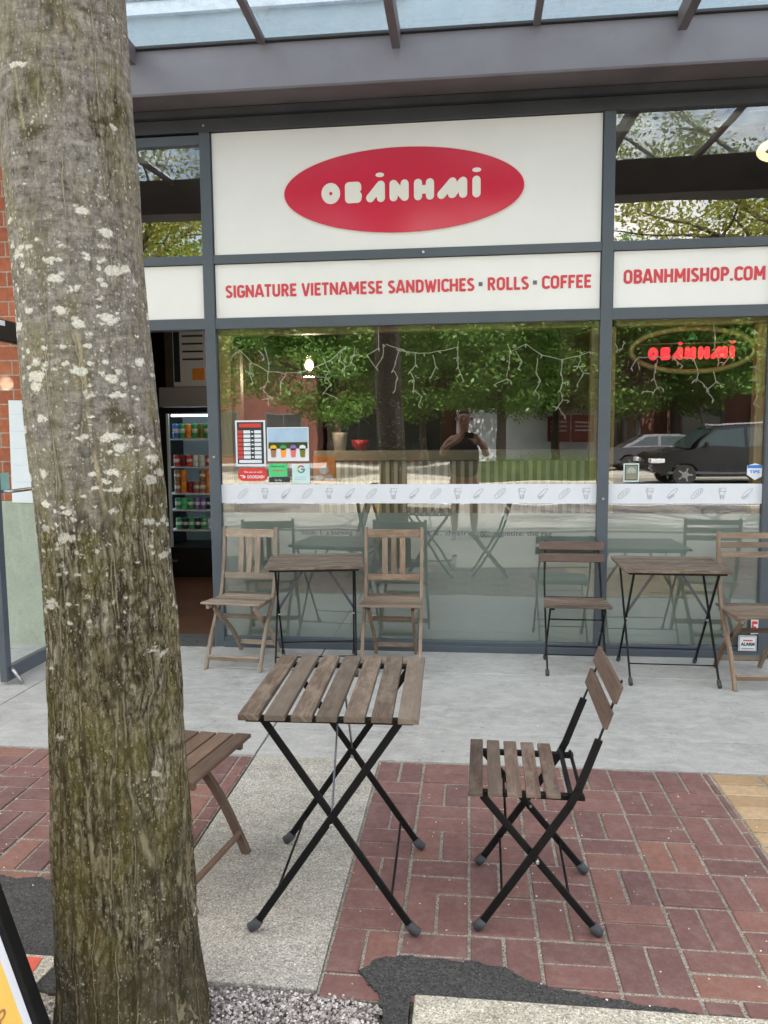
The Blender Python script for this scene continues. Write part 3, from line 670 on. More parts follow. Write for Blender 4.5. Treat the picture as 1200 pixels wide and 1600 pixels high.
# --- white panels with lettering
def board(name, label, cat, x0, x1, z0, z1, y=.018):
    t = fr(MB(), x0 + .003, x1 - .003, y, y + .03, z0 + .003, z1 - .003).build(name, M['white'], None, .002)
    for x_ in (x0, x1 - .007): MB().bx(x_, x_ + .007, y - .004, y + .012, z0, z1).build('gasket', M['rubber'], t)
    return tag(t, label, cat)
sg = board('oval_sign', 'large white sign panel with a red oval and rounded white shop name', 'sign', -1.727, .848, 2.716, 3.516)
CX, CZ = -.438, 3.093
t = MB(); t.prism(ellipse(CX, CZ, .800, .279, 96), .0145, .018); t.build('oval_border', M['letter_white'], sg)
t = MB(); t.prism(ellipse(CX, CZ, .790, .270, 96), .010, .0145); t.build('red_oval', M['sign_red'], sg)
LET = dict(
 B=[[(-.353, .034), (-.353, -.044)], [(-.353, .036), (-.298, .036)], [(-.299, .036), (-.297, .020)], [(-.345, .010), (-.318, .004)], [(-.345, -.022), (-.318, -.014)], [(-.353, -.046), (-.297, -.045)], [(-.297, -.045), (-.294, -.026)], [(-.340, -.004), (-.330, -.004)]],
 A=[[(-.212, -.045), (-.142, .036)], [(-.141, .036), (-.141, -.046)], [(-.170, -.012), (-.150, .008)]],
 N=[[(-.057, -.045), (-.057, .037)], [(-.057, .037), (.015, -.045)], [(.016, -.045), (.016, .037)]],
 H=[[(.104, .037), (.104, -.045)], [(.182, .037), (.182, -.044)], [(.104, -.004), (.182, -.004)]],
 M=[[(.257, -.043), (.329, .036)], [(.329, .036), (.331, -.038)], [(.325, -.040), (.397, .037)], [(.397, .037), (.397, -.041)]],
 I=[[(.484, .040), (.484, -.042)]])
DOTS = [(-.147, .100), (.485, .104)]
def ring_prism(mb, cx, cz, a, b_, a2, b2, y0, y1, n=40):
    k = len(mb.v); rn = (0, 0)
    for y in (y0, y1):
        for (p, q) in ((a, b_), (a2, b2)):
            for i in range(n): mb.v.append(Vector((cx + p * cos(2 * pi * i / n), y, cz + q * sin(2 * pi * i / n))))
    for i in range(n):
        j = (i + 1) % n
        for (r0, r1) in ((0, n), (n, 3 * n), (3 * n, 2 * n), (2 * n, 0)): mb.face([k + r0 + i, k + r0 + j, k + r1 + j, k + r1 + i], [(0, 0)] * 4, rn)
def capsule(mb, p, q, r, y0, y1, sx=1, n=9, flat=False):
    p, q = Vector(p), Vector(q); d = (q - p).normalized() if (q - p).length > 1e-6 else Vector((1, 0)); a = math.atan2(d.y, d.x)
    if flat: m_ = Vector((-d.y, d.x)) * r; P = [tuple(p - m_), tuple(q - m_), tuple(q + m_), tuple(p + m_)]
    else: P = [(q.x + r * cos(a - pi / 2 + pi * i / n) , q.y + r * sin(a - pi / 2 + pi * i / n)) for i in range(n + 1)] + [(p.x + r * cos(a + pi / 2 + pi * i / n), p.y + r * sin(a + pi / 2 + pi * i / n)) for i in range(n + 1)]
    mb.prism(P, y0, y1)
def logo(parent, name, mat, cx, cz, sx, sz, y, r, thick, dots=True):
    k = 0
    mb = MB(); ring_prism(mb, cx - .475 * sx, cz - .005 * sz, .0625 * sx, .0675 * sz, .0105 * sx, .0115 * sz, y - thick, y); mb.build(name, mat, parent)
    for L in LET:
        mb = MB()
        for a, b in LET[L]:
            a = (cx + a[0] * sx, cz + a[1] * sz); b = (cx + b[0] * sx, cz + b[1] * sz)
            capsule(mb, a, b, r, y - thick - k * .00012, y); k += 1
        mb.build(name, mat, parent)
    for a, b in DOTS:
        mb = MB(); mb.prism(ellipse(cx + a * sx, cz + b * sz, .0285 * sx, .0145 * sz, 24), y - thick, y); mb.build(name, mat, parent)
def arc(cx, cy, rx, ry, a0, a1, n=8): return [(cx + rx * cos(R(a0 + (a1 - a0) * i / n)), cy + ry * sin(R(a0 + (a1 - a0) * i / n))) for i in range(n + 1)]
# heavy condensed capitals: centre lines in a box one unit high
GL = {
 'A': (.56, [[(.03, 0), (.24, .95), (.32, .95), (.53, 0)], [(.12, .27), (.44, .27)]]),
 'B': (.50, [[(0.08, 0), (.08, 1)], [(.08, .92)] + arc(.27, .735, .15, .185, 90, -90) + [(.08, .55)], [(.08, .53)] + arc(.27, .30, .17, .22, 90, -90) + [(.08, .08)]]),
 'C': (.46, [arc(.28, .72, .20, .20, 20, 180) + arc(.28, .28, .20, .20, 180, 340)]),
 'D': (.52, [[(.08, 0), (.08, 1)], [(.08, .92)] + arc(.22, .68, .22, .24, 90, 0) + arc(.22, .32, .22, .24, 0, -90) + [(.08, .08)]]),
 'E': (.42, [[(.08, 0), (.08, 1)], [(.08, .92), (.42, .92)], [(.08, .51), (.37, .51)], [(.08, .08), (.42, .08)]]),
 'F': (.40, [[(.08, 0), (.08, 1)], [(.08, .92), (.41, .92)], [(.08, .49), (.36, .49)]]),
 'G': (.50, [arc(.27, .72, .19, .20, 20, 180) + arc(.27, .28, .19, .20, 180, 360) + [(.46, .46), (.28, .46)]]),
 'H': (.54, [[(.08, 0), (.08, 1)], [(.46, 0), (.46, 1)], [(.08, .50), (.46, .50)]]),
 'I': (.16, [[(.08, 0), (.08, 1)]]),
 'L': (.40, [[(.08, 1), (.08, 0)], [(.08, .08), (.41, .08)]]),
 'M': (.68, [[(.08, 0), (.10, 1)], [(.10, .93), (.34, .30)], [(.34, .30), (.58, .93)], [(.58, 1), (.60, 0)]]),
 'N': (.56, [[(.08, 0), (.08, 1)], [(.08, .93), (.48, .07)], [(.48, 0), (.48, 1)]]),
 'O': (.54, [arc(.27, .71, .19, .21, 0, 180) + arc(.27, .29, .19, .21, 180, 360) + [(.46, .71)]]),
 'P': (.47, [[(.08, 0), (.08, 1)], [(.08, .92)] + arc(.24, .69, .17, .23, 90, -90) + [(.08, .46)]]),
 'R': (.50, [[(.08, 0), (.08, 1)], [(.08, .92)] + arc(.25, .71, .16, .21, 90, -90) + [(.08, .50)], [(.25, .48), (.44, 0)]]),
 'S': (.46, [arc(.24, .735, .165, .185, 30, 250, 9) + arc(.22, .27, .18, .19, 75, -150, 9)]),
 'T': (.44, [[(.22, 0), (.22, 1)], [(-.01, .92), (.45, .92)]]),
 'U': (.52, [[(.08, 1), (.08, .27)] + arc(.26, .27, .18, .19, 180, 360) + [(.44, .27), (.44, 1)]]),
 'V': (.52, [[(.04, 1), (.23, .05), (.29, .05), (.48, 1)]]),
 'W': (.74, [[(.05, 1), (.19, .06), (.23, .06), (.37, .85), (.51, .06), (.55, .06), (.69, 1)]]),
 '.': (.18, [[(.09, 0), (.09, .17)]])}
def heavy_text(s, x0, x1, z0, z1, y, mat, parent, wt=.205, thick=.0015):
    gap = .085; W = sum(GL[c][0] for c in s) + gap * (len(s) - 1); kx = (x1 - x0) / W; kz = z1 - z0; x = 0; k = 0
    for c in s:
        w_, st = GL[c]; mb = MB()
        for P in st:
            Q = [(x0 + (x + a) * kx, z0 + b * kz) for a, b in P]
            for i in range(len(Q) - 1):
                a, b = Vector(Q[i]), Vector(Q[i + 1])
                if (b - a).length < 1e-5: continue
                r = wt * kz / 2; e = (b - a).normalized() * r * .45
                capsule(mb, a - e if i else a, b + e if i < len(Q) - 2 else b, r, y - thick - (k % 40) * .00004, y, flat=True); k += 1
        mb.build('letter', mat, parent); x += w_ + gap
logo(sg, 'letter', M['letter_white'], CX, CZ, 1, 1, .0098, .0268, .001)
ss = board('tagline_sign', 'long white panel reading SIGNATURE VIETNAMESE SANDWICHES ROLLS COFFEE in red', 'sign', -1.727, .848, 2.296, 2.658)
for word, a, b in (('SIGNATURE', -1.652, -1.16), ('VIETNAMESE', -1.121, -.575), ('SANDWICHES', -.537, .033), ('ROLLS', .121, .386), ('COFFEE', .472, .785)):
    heavy_text(word, a, b, 2.433, 2.515, .0178, M['text_red'], ss)
for x in (.075, .427): fr(MB(), x - .013, x + .013, .016, .018, 2.462, 2.488).build('square_dot', M['dot_grey'], ss)
ws = board('web_address_sign', 'white panel right of the tagline reading OBANHMISHOP.COM in red', 'sign', .92, 1.90, 2.296, 2.658)
heavy_text('OBANHMISHOP.COM', .99, 1.862, 2.450, 2.536, .0178, M['text_red'], ws)
board('blank_sign', 'blank white panel above the open doorway, left of the tagline', 'sign', -2.835, -1.80, 2.296, 2.658)
board('blank_sign', 'blank white panel at the far right edge beyond the web address', 'sign', 1.975, 3.9, 2.296, 2.658)
board_r = None

# --- white band with line icons
def icon(kind, x, z, mb):
    def pl(pts, closed=False): mb.tube([(x + a, .0225, z + b) for a, b in pts], .0011, 4, True, None, closed)
    ca, sa = cos(R(43)), sin(R(43))
    def rt_(pts): return [(a * ca - b * sa, a * sa + b * ca) for a, b in pts]
    if kind == 0:     # long bread roll
        pl(rt_([(.047 * cos(t * pi / 9), .0165 * sin(t * pi / 9) * (1.1 if t < 9 else .9)) for t in range(18)]), True)
        for q in (-.02, -.004, .012, .027): pl(rt_([(q - .005, -.007), (q + .006, .008)]))
    elif kind == 1:   # cup
        pl([(-.020, .036), (.024, .036), (.024, .014), (-.020, .014)], True); pl([(-.026, .014), (.026, .014)]); pl([(-.018, .012), (-.012, -.010), (.014, -.010), (.019, .012)])
        pl([(-.012, -.012), (-.008, -.036), (.010, -.036), (.014, -.012)]); pl([(.001 + .008 * cos(t * pi / 4), -.022 + .007 * sin(t * pi / 4)) for t in range(8)], True); pl([(-.012, .033), (-.012, .017)])
    else:             # rolls
        pl(rt_([(.000 + .044 * cos(t * pi / 8), .005 + .0115 * sin(t * pi / 8)) for t in range(16)]), True)
        pl(rt_([(-.034 + .0095 * cos(t * pi / 4), -.006 + .0095 * sin(t * pi / 4)) for t in range(8)]), True)
        pl(rt_([(-.012 + .0085 * cos(t * pi / 4), -.008 + .0085 * sin(t * pi / 4)) for t in range(8)]), True); pl(rt_([(-.034, -.006), (-.030, -.003), (-.036, -.001)]))
def band(x0, x1, xs, first, label):
    o = fr(MB(), x0 + .002, x1 - .002, .0235, .0285, 1.026, 1.157).build('window_band', M['vinyl_white'])
    tag(o, label, 'window band', 'white icon bands across the windows')
    for i, x in enumerate(xs):
        mb = MB(); icon((i + first) % 3, x, 1.093, mb); mb.build('icon', M['icon_grey'], o)
band(-1.727, .848, [-1.568, -1.414, -1.262, -1.11, -.96, -.81, -.661, -.513, -.366, -.22, -.075, .069, .212, .355, .497, .637, .777], 0, 'long white band with grey food icons across the big middle window')
band(.92, 1.90, [1.024, 1.188, 1.338, 1.492, 1.648, 1.808], 0, 'short white band with grey food icons across the right window')
# words on the frosted glass
wd = thing('window_lettering', 'grey dictionary definition lettering on the frosted lower window', 'lettering', (0, 0, 0))
for s, a, b in (('noun: 1. a burning', -1.16, -.80), ('passion: 2. desire', -.50, .03), ('or', .08, .125), ('appetite: the rag', .172, .56)):
    text_obj('lettering', s, a, b, .795, .838, .029, M['dot_grey'], wd, .012, .0008)

# --- posters and stickers on the window
def card(name, label, cat, x0, x1, z0, z1, mat, y=.0262, th=.0022):
    return tag(fr(MB(), x0, x1, y - th, y, z0, z1).build(name, mat), label, cat)
YF = .0238
def strip(par, x0, x1, z0, z1, mat, name='print', y=YF, d=.0008): return fr(MB(), x0, x1, y - d, y, z0, z1).build(name, M[mat], par)
p = card('opening_hours_poster', 'black and red opening hours poster with a white border, upper left of the window', 'poster', -1.614, -1.400, 1.285, 1.602, M['paper'])
strip(p, -1.601, -1.413, 1.300, 1.590, 'dark_card'); strip(p, -1.585, -1.43, 1.553, 1.580, 'g_red', y=YF - .001)
for i in range(7):
    z = 1.533 - i * .029
    strip(p, -1.597, -1.562, z - .022, z, 'g_red', y=YF - .001); strip(p, -1.556, -1.507, z - .022, z, 'paper', y=YF - .001); strip(p, -1.478, -1.430, z - .022, z, 'paper', y=YF - .001)
    strip(p, -1.500, -1.485, z - .016, z - .006, 'paper', y=YF - .001)
strip(p, -1.590, -1.430, 1.307, 1.328, 'paper', y=YF - .001)
p = card('drinks_poster', 'landscape poster of four coloured iced drinks on a white counter', 'poster', -1.388, -1.096, 1.318, 1.552, M['paper'])
strip(p, -1.382, -1.102, 1.450, 1.546, 'sky_print'); strip(p, -1.380, -1.104, 1.405, 1.449, 'leaf_d')
for x, a, b in ((-1.345, 'brown_print', 'g_yellow'), (-1.275, 'orange', 'g_green'), (-1.205, 'pink', 'purple'), (-1.140, 'leaf_y', 'paper')):
    t = MB(); t.prism([(x - .015, 1.345), (x + .015, 1.345), (x + .021, 1.405), (x - .021, 1.405)], YF - .0022, YF - .0010); t.build('drink_print', M[a], p)
    t = MB(); t.prism(ellipse(x, 1.412, .023, .018, 16), YF - .0022, YF - .0010); t.build('drink_print', M[b], p)
p = thing('delivery_sticker', 'rounded red delivery sticker with white print under the opening hours poster', 'sticker')
def rrect(x0, x1, z0, z1, r, n=6):
    P = []
    for (cx, cz, a0) in ((x1 - r, z1 - r, 0), (x0 + r, z1 - r, 90), (x0 + r, z0 + r, 180), (x1 - r, z0 + r, 270)):
        for i in range(n + 1): P.append((cx + r * cos(R(a0 + 90 * i / n)), cz + r * sin(R(a0 + 90 * i / n))))
    return P
t = MB(); t.prism(rrect(-1.603, -1.394, 1.181, 1.270, .040), .0238, .0262); t.build('sticker_body', M['sticker_red'], p)
text_obj('print', 'We are on with', -1.56, -1.43, 1.237, 1.251, YF, M['paper'], p, .01, .0006); text_obj('print', 'DOORDASH', -1.535, -1.415, 1.199, 1.221, YF, M['paper'], p, .03, .0006)
t = MB(); t.prism([(-1.588, 1.218), (-1.588, 1.222), (-1.562, 1.222), (-1.548, 1.212), (-1.552, 1.202), (-1.566, 1.200), (-1.572, 1.207), (-1.560, 1.211)], YF - .0006, YF); t.build('print', M['paper'], p)
p = card('green_card', 'bright green card with red and dark print beside the delivery sticker', 'card', -1.381, -1.250, 1.212, 1.302, M['green_card'])
text_obj('print', 'Thank you for', -1.365, -1.268, 1.272, 1.290, YF, M['dark_card'], p, .0, .0006); text_obj('print', 'ordering!', -1.355, -1.278, 1.244, 1.262, YF, M['g_red'], p, .02, .0006)
p = card('dark_card', 'narrow dark card with pale lettering below the green card', 'card', -1.381, -1.236, 1.172, 1.208, M['dark_card'])
text_obj('print', 'Uber Eats', -1.34, -1.29, 1.180, 1.194, YF, M['paper'], p, .0, .0006)
p = card('letter_g_card', 'pale mint card with a coloured ring letter G', 'card', -1.217, -1.092, 1.164, 1.300, M['mint'])
for a0, a1, mt in ((35, 150, 'g_red'), (150, 205, 'g_yellow'), (205, 310, 'g_green'), (310, 368, 'blue')):
    n = 10; P = [(-1.153 + .0275 * cos(R(a0 + (a1 - a0) * i / n)), 1.262 + .0275 * sin(R(a0 + (a1 - a0) * i / n))) for i in range(n + 1)] + [(-1.153 + .0175 * cos(R(a1 - (a1 - a0) * i / n)), 1.262 + .0175 * sin(R(a1 - (a1 - a0) * i / n))) for i in range(n + 1)]
    t = MB(); t.prism(P, YF - .0008, YF); t.build('ring_print', M[mt], p)
strip(p, -1.153, -1.126, 1.257, 1.267, 'blue', 'ring_print', y=YF - .001)
for z in (1.205, 1.190): strip(p, -1.20, -1.115, z, z + .005, 'sky_print')
p = card('orange_flyer', 'orange flyer with white shapes standing behind the window glass', 'flyer', -1.07, -.915, 1.165, 1.352, M['orange'], y=.040)
for x, z, r_ in ((-.995, 1.255, .035), (-.96, 1.20, .03), (-1.03, 1.20, .028)):
    t = MB(); t.prism(ellipse(x, z, r_, r_ * .8, 14), -.0 + .0366, .0378); t.build('print', M['paper'], p)
p = card('window_decal', 'small square outlined decal in the lower left corner of the right window', 'sticker', 1.018, 1.118, 1.172, 1.292, M['mint'], y=.0262)
strip(p, 1.026, 1.110, 1.180, 1.284, 'dark_card'); strip(p, 1.031, 1.105, 1.186, 1.278, 'counter_grey', y=YF - .001)
for k in range(4): 
    t = MB(); t.tube([(1.068 + (.008 + .007 * k) * cos(q * pi / 5), YF - .002, 1.225 + (.012 + .009 * k) * sin(q * pi / 5)) for q in range(6)], .0018, 4); t.build('print', M['mint'], p)
p = thing('shield_sticker', 'blue and white shield sticker near the right edge of the right window', 'sticker')
t = MB(); t.prism([(1.800, 1.275), (1.800, 1.215), (1.850, 1.180), (1.893, 1.205), (1.893, 1.275), (1.85, 1.290)], .0238, .0262); t.build('sticker_body', M['vinyl_white'], p)
strip(p, 1.802, 1.891, 1.258, 1.278, 'blue'); text_obj('print', 'TIPS', 1.815, 1.878, 1.225, 1.245, YF, M['blue'], p, .03, .0006)
p = card('alarm_sign', 'white and grey sign reading ALARM low on the frosted right window', 'sign', 1.772, 1.886, .055, .158, M['vinyl_white'], y=-.020, th=.002)
YA = -.022
strip(p, 1.776, 1.882, .060, .153, 'dot_grey', y=YA); strip(p, 1.779, 1.879, .063, .150, 'paper', y=YA - .001); text_obj('print', 'ALARM', 1.785, 1.873, .090, .113, YA - .0018, M['dark_card'], p, .05, .0006)
strip(p, 1.800, 1.86, .122, .130, 'g_red', y=YA - .0018); strip(p, 1.79, 1.87, .070, .074, 'dot_grey', y=YA - .0018)
p = card('letter_f_sign', 'small white sign with a red letter F above the alarm sign', 'sign', 1.852, 1.898, .166, .262, M['vinyl_white'], y=-.0045, th=.002)
YB = -.0065
strip(p, 1.857, 1.893, .232, .252, 'g_red', y=YB); strip(p, 1.857, 1.869, .185, .231, 'g_red', y=YB); strip(p, 1.870, 1.886, .206, .218, 'g_red', y=YB)
for z in (.174, .179): strip(p, 1.872, 1.893, z, z + .002, 'dot_grey', y=YB)

# --- string lights
LS1=[[(-1.648,2.031),(-1.58,2.083),(-1.491,1.999),(-1.383,1.939),(-1.263,1.92),(-1.155,1.929),(-1.035,1.962),(-0.939,2.006),(-0.867,2.068),(-0.831,2.09)],[(-0.562,2.102),(-0.469,2.072),(-0.399,2.051)],[(-1.58,2.083),(-1.636,2.031)],[(-1.503,1.994),(-1.511,1.935),(-1.488,1.859)],[(-1.541,1.942),(-1.481,1.917)],[(-1.44,2.08),(-1.405,2.027)],[(-1.398,2.096),(-1.376,2.003),(-1.382,1.875),(-1.417,1.811),(-1.381,1.769),(-1.383,1.722)],[(-1.441,1.817),(-1.398,1.84)],[(-1.431,1.741),(-1.351,1.757)],[(-1.251,1.919),(-1.289,1.862),(-1.296,1.792)],[(-0.992,2.019),(-0.952,1.937),(-0.977,1.886),(-0.936,1.845),(-0.99,1.787),(-0.907,1.751)],[(-1.036,1.893),(-0.971,1.886)],[(-0.867,2.068),(-0.88,2.005),(-0.845,1.97),(-0.846,1.912)],[(-0.772,2.089),(-0.779,2.049),(-0.797,1.992),(-0.768,1.951)],[(-0.744,2.037),(-0.797,2.027)],[(-0.798,1.975),(-0.857,1.942)],[(-0.607,2.228),(-0.609,2.08),(-0.691,2.036),(-0.627,1.949),(-0.58,2.023),(-0.579,2.102)],[(-0.469,2.072),(-0.493,1.987),(-0.511,1.93),(-0.482,1.883),(-0.5,1.792)],[(-0.486,2.067),(-0.413,2.047),(-0.302,2.039),(-0.204,2.049),(-0.07,2.076)],[(-0.363,2.04),(-0.358,1.961),(-0.395,1.919),(-0.37,1.864),(-0.377,1.791),(-0.315,1.754),(-0.34,1.687)],[(-0.407,1.853),(-0.376,1.864)],[(-0.241,2.025),(-0.223,1.947),(-0.253,1.881)],[(-0.07,2.112),(-0.076,2.016),(-0.07,1.944),(-0.058,1.895),(-0.033,1.853)],[(-0.107,1.999),(-0.076,2.004)],[(0.255,2.093),(0.273,2.045),(0.262,1.938),(0.251,1.86),(0.167,1.82)],[(0.251,1.86),(0.278,1.842)],[(0.291,2.045),(0.374,2.085),(0.482,2.011),(0.613,1.979),(0.718,2.001),(0.794,2.029)],[(0.309,2.045),(0.352,1.972),(0.326,1.925)],[(0.453,1.994),(0.442,1.899),(0.472,1.845),(0.443,1.779),(0.467,1.743)],[(0.613,1.979),(0.608,1.896),(0.621,1.83),(0.604,1.777),(0.622,1.717),(0.587,1.669),(0.636,1.609)],[(0.621,1.83),(0.656,1.833)],[(0.622,1.717),(0.664,1.707)],[(0.552,1.672),(0.587,1.669)],[(0.741,2.024),(0.719,1.936),(0.755,1.888),(0.715,1.817)],[(0.69,1.93),(0.719,1.936)],[(0.755,1.888),(0.791,1.883)]]
LS2=[[(0.944,2.101),(0.969,2.033),(0.997,2.042),(1.006,2.09)],[(1.099,1.982),(1.058,1.915)],[(1.1,1.953),(1.11,1.924)],[(1.214,1.941),(1.202,1.844),(1.232,1.791),(1.204,1.757),(1.142,1.763)],[(1.232,1.791),(1.263,1.778)],[(1.227,1.97),(1.219,1.941),(1.21,1.902)],[(1.321,1.982),(1.351,1.948),(1.384,1.923)],[(1.484,1.878),(1.476,1.84),(1.458,1.826)],[(1.476,1.84),(1.52,1.801),(1.544,1.771),(1.584,1.703)],[(1.582,1.886),(1.599,1.819),(1.544,1.771)],[(1.599,1.819),(1.627,1.799)],[(1.571,2.239),(1.582,2.03),(1.609,1.939),(1.646,1.938),(1.677,1.99)],[(1.871,1.986),(1.837,1.91),(1.844,1.834),(1.86,1.776),(1.853,1.719),(1.836,1.681),(1.87,1.653)],[(1.805,1.906),(1.837,1.91)],[(1.803,1.823),(1.844,1.834)],[(1.099,1.982),(1.217,1.989),(1.321,1.982),(1.453,1.97),(1.484,1.878)]]
def garland(paths, label, yy=.058):
    o = thing('string_lights', label, 'string lights', (0, 0, 0), 0, 'white icicle string lights inside the windows')
    w_ = MB(); bl = []
    for P in paths:
        # smooth the path and let it wander a little
        Q = []
        for i in range(len(P) - 1):
            a, b = P[i], P[i + 1]
            for k in range(3):
                t = k / 3; Q.append((a[0] + (b[0] - a[0]) * t + random.uniform(-.003, .003), yy + random.uniform(-.012, .012), a[1] + (b[1] - a[1]) * t + random.uniform(-.003, .003)))
        Q.append((P[-1][0], yy, P[-1][1]))
        w_.tube(Q, .0036, 5)
        for q in P[1:]: bl.append(q)
    w_.build('wire', M['fairy'], o)
    for q in bl[:95]:
        a = random.uniform(-2.6, -.5); mb = MB(); d = Vector((cos(a), random.uniform(-.3, .3), sin(a))).normalized() * .024
        c = Vector((q[0], yy, q[1])); mb.tube([c, c + d * .5, c + d], [.0055, .0052, .0024], 6); mb.build('bulb', M['fairy'], o)
garland(LS1, 'white icicle string lights draped across the big middle window')
garland(LS2, 'white icicle string lights hanging below the oval sign in the right window')
# --- oval hanging sign behind the right window
ns = thing('hanging_oval_sign', 'olive-gold oval ring sign with glowing red letters behind the right window', 'sign', (0, 0, 0))
t = MB(); t.tube([(1.458 + .392 * cos(2 * pi * i / 64), .115, 2.030 + .140 * sin(2 * pi * i / 64)) for i in range(64)], .017, 10, False, ((0, 1, 0), .6), True); t.build('ring', M['neon_ring'], ns)
logo(ns, 'letter', M['neon_red'], 1.458 - .005, 2.012, .52, .62, .105, .026 * .62, .004)
t = MB(); t.prism([(1.425, 2.098), (1.49, 2.098), (1.475, 2.125), (1.458, 2.142), (1.44, 2.125)], .108, .114); t.build('green_emblem', M['g_green'], ns)
for x in (1.32, 1.60):
    t = MB(); t.tube([(x, .115, 2.155), (x, .115, 2.186)], .0015, 5); t.build('hanger', M['steel'], ns)
for z in (1.985, 2.075):
    t = MB(); t.tube([(1.458 - .36, .122, z), (1.458 + .36, .122, z)], .003, 5); t.build('cross_wire', M['counter_grey'], ns)

# ================================================================ BUILDING ROUND THE SHOPFRONT
bl = thing('shop_building', 'building over the canopy, pale cladding above with long windows', 'building')
MB().bx(-14, 14, -.02, 9, 3.97, 12.5).build('wall', M['upper'], bl)
for x in range(-12, 13, 3):
    for z in (4.25, 7.0, 9.8):
        f = fr(MB(), x + .2, x + 2.6, -.06, -.022, z, z + 1.9).build('window', M['vinyl_white'], bl)
        fr(MB(), x + .28, x + 1.36, -.068, -.0605, z + .08, z + 1.82).build('pane', M['carglass'], f); fr(MB(), x + 1.44, x + 2.52, -.068, -.0605, z + .08, z + 1.82).build('pane', M['carglass'], f)
MB().bx(-14, -13.8, .2, 9, 0, 3.97).bx(13.8, 14, .2, 9, 0, 3.97).bx(-14, 14, 8.8, 9, 0, 3.97).build('rear_wall', M['upper'], bl)
bw = MB().bx(-14, -2.908, 0, .25, 1.045, 3.66).build('brick_wall', M['brick']); tag(bw, 'orange brick wall left of the open door, above a concrete base', 'wall')
cb = MB().bx(-14, -2.908, -.035, .25, -.05, 1.043).build('concrete_wall', M['wallconc'], None, .006); tag(cb, 'pale greenish concrete base wall with small pits, seen through the open glass door', 'wall')
bw = MB().bx(3.972, 14, 0, .25, 0, 3.66).build('brick_wall', M['brick']); tag(bw, 'orange brick wall beyond the right end of the shopfront', 'wall')
pp = MB(); pp.box((-3.155, -.041, 1.395), (.175, .003, .725), Matrix.Rotation(R(1.2), 3, 'Y')); pn = pp.build('paper_notice', M['paper']); tag(pn, 'long white paper notice taped to the brick wall behind the door glass', 'notice')
for i in range(5):
    t = MB(); t.bx(-3.225, -3.085, -.0436, -.0428, 1.66 - i * .12, 1.662 - i * .12); t.build('print', M['sky_print'], pn)

for x0, x1, z0 in ((.921, 1.899, 3.425), (-2.834, -1.801, 3.372), (1.976, 3.899, 3.425)):
    tag(MB().bx(x0, x1, .10, .125, z0, 3.50).build('roller_blind', M['fascia_in']), 'rolled-up pale blind behind the upper %s' % ('right window' if x0 > 1.9 else 'window right of the oval sign' if x0 > 0 else 'window above the open door'), 'blind', 'rolled blinds in the upper windows')
# --- canopy
cp = thing('glass_canopy', 'grey steel canopy with dirty glass panels over the shopfront', 'canopy')
t = MB(); t.bx(-12, 12, -.262, -.25, 3.655, 3.925); t.build('beam', M['fascia'], cp, .003)
t = MB(); t.bx(-12, 12, -.2495, -.05, 3.648, 3.66); t.bx(-12, 12, -.275, -.2625, 3.643, 3.66); t.build('beam_flange', M['flange'], cp, .002)
t = MB(); t.bx(-12, 12, -.285, -.02, 3.927, 3.945); t.build('beam_top', M['frame_dark'], cp, .002)
t = MB(); t.bx(-12, 12, -.049, -.008, 3.602, 3.646); t.bx(-12, 12, -.03, .3, 3.661, 3.92); t.build('soffit', M['frame_dark'], cp)
t = MB(); t.bx(-12, 12, -2.62, -2.45, 3.73, 4.05); t.bx(-12, 12, -2.68, -2.40, 3.705, 3.728); t.build('outer_beam', M['frame_dark'], cp, .004)
for k in range(-6, 7):
    x = -.444 + k * .838 * 2
    if abs(x) < 8:
        t = MB(); t.bar((x, -.245 - .045, 3.885), (x, -2.45, 3.975), .052, .115); t.build('rafter', M['frame_dark'] if 0 else M['flange'], cp, .003)
        t = MB(); t.bx(x - .075, x + .075, -.2695, -.2625, 3.66, 3.80); t.build('cleat', M['fascia'], cp, .002) if k % 2 == 5 else None
    x2 = x + .84
    if abs(x2) < 8:
        t = MB(); t.bar((x2, -.29, 3.925), (x2, -2.45, 4.01), .042, .04); t.build('glazing_bar', M['flange'], cp, .002)
for k in range(-9, 9):
    x = -.444 + k * .839
    if abs(x) > 7.5: continue
    mb = MB()
    for p in ((x + .012, -.255, 3.958), (x + .827, -.255, 3.958), (x + .827, -2.66, 4.055), (x + .012, -2.66, 4.055)): mb.v.append(Vector(p))
    mb.face([0, 1, 2, 3], [(0, 0)] * 4, (0, 0)); mb.build('glass_panel', M['canopy_glass'], cp)

# ================================================================ OPEN DOOR
d = thing('glass_door', 'dark-framed glass shop door standing open against the brick wall', 'door', (-2.80, -.02, 0))
H = M['frame']
MB().bx(-.022, .022, -.93, -.875, .02, 2.20).build('stile', H, d, .003); MB().bx(-.022, .022, -.06, 0, .02, 2.20).build('stile', H, d, .003)
MB().bx(-.022, .022, -.875, -.06, .02, .105).build('bottom_rail', H, d, .003); MB().bx(-.024, .024, -.93, 0, 2.075, 2.205).build('top_rail', M['black_metal'], d, .01)
MB().bx(.0245, .028, -.86, -.75, 2.165, 2.195).build('white_tag', M['paper'], d)
mb = MB(); 
for p in ((0, -.875, .105), (0, -.06, .105), (0, -.06, 2.075), (0, -.875, 2.075)): mb.v.append(Vector(p))
mb.face([0, 1, 2, 3], [(0, 0)] * 4, (0, 0)); mb.build('door_glass', M['door_glass'], d)
t = MB(); t.tube([(.0, -.86, 1.175), (.045, -.84, 1.175), (.055, -.78, 1.175), (.055, -.12, 1.175), (.03, -.07, 1.175), (0, -.06, 1.175)], .0115, 10); t.build('push_bar', M['steel'], d)
t = MB(); t.bx(.0015, .003, -.872, -.76, 1.185, 1.285); t.build('teal_sticker', plain('teal_translucent_sticker', (.25, .45, .42), .4), d)
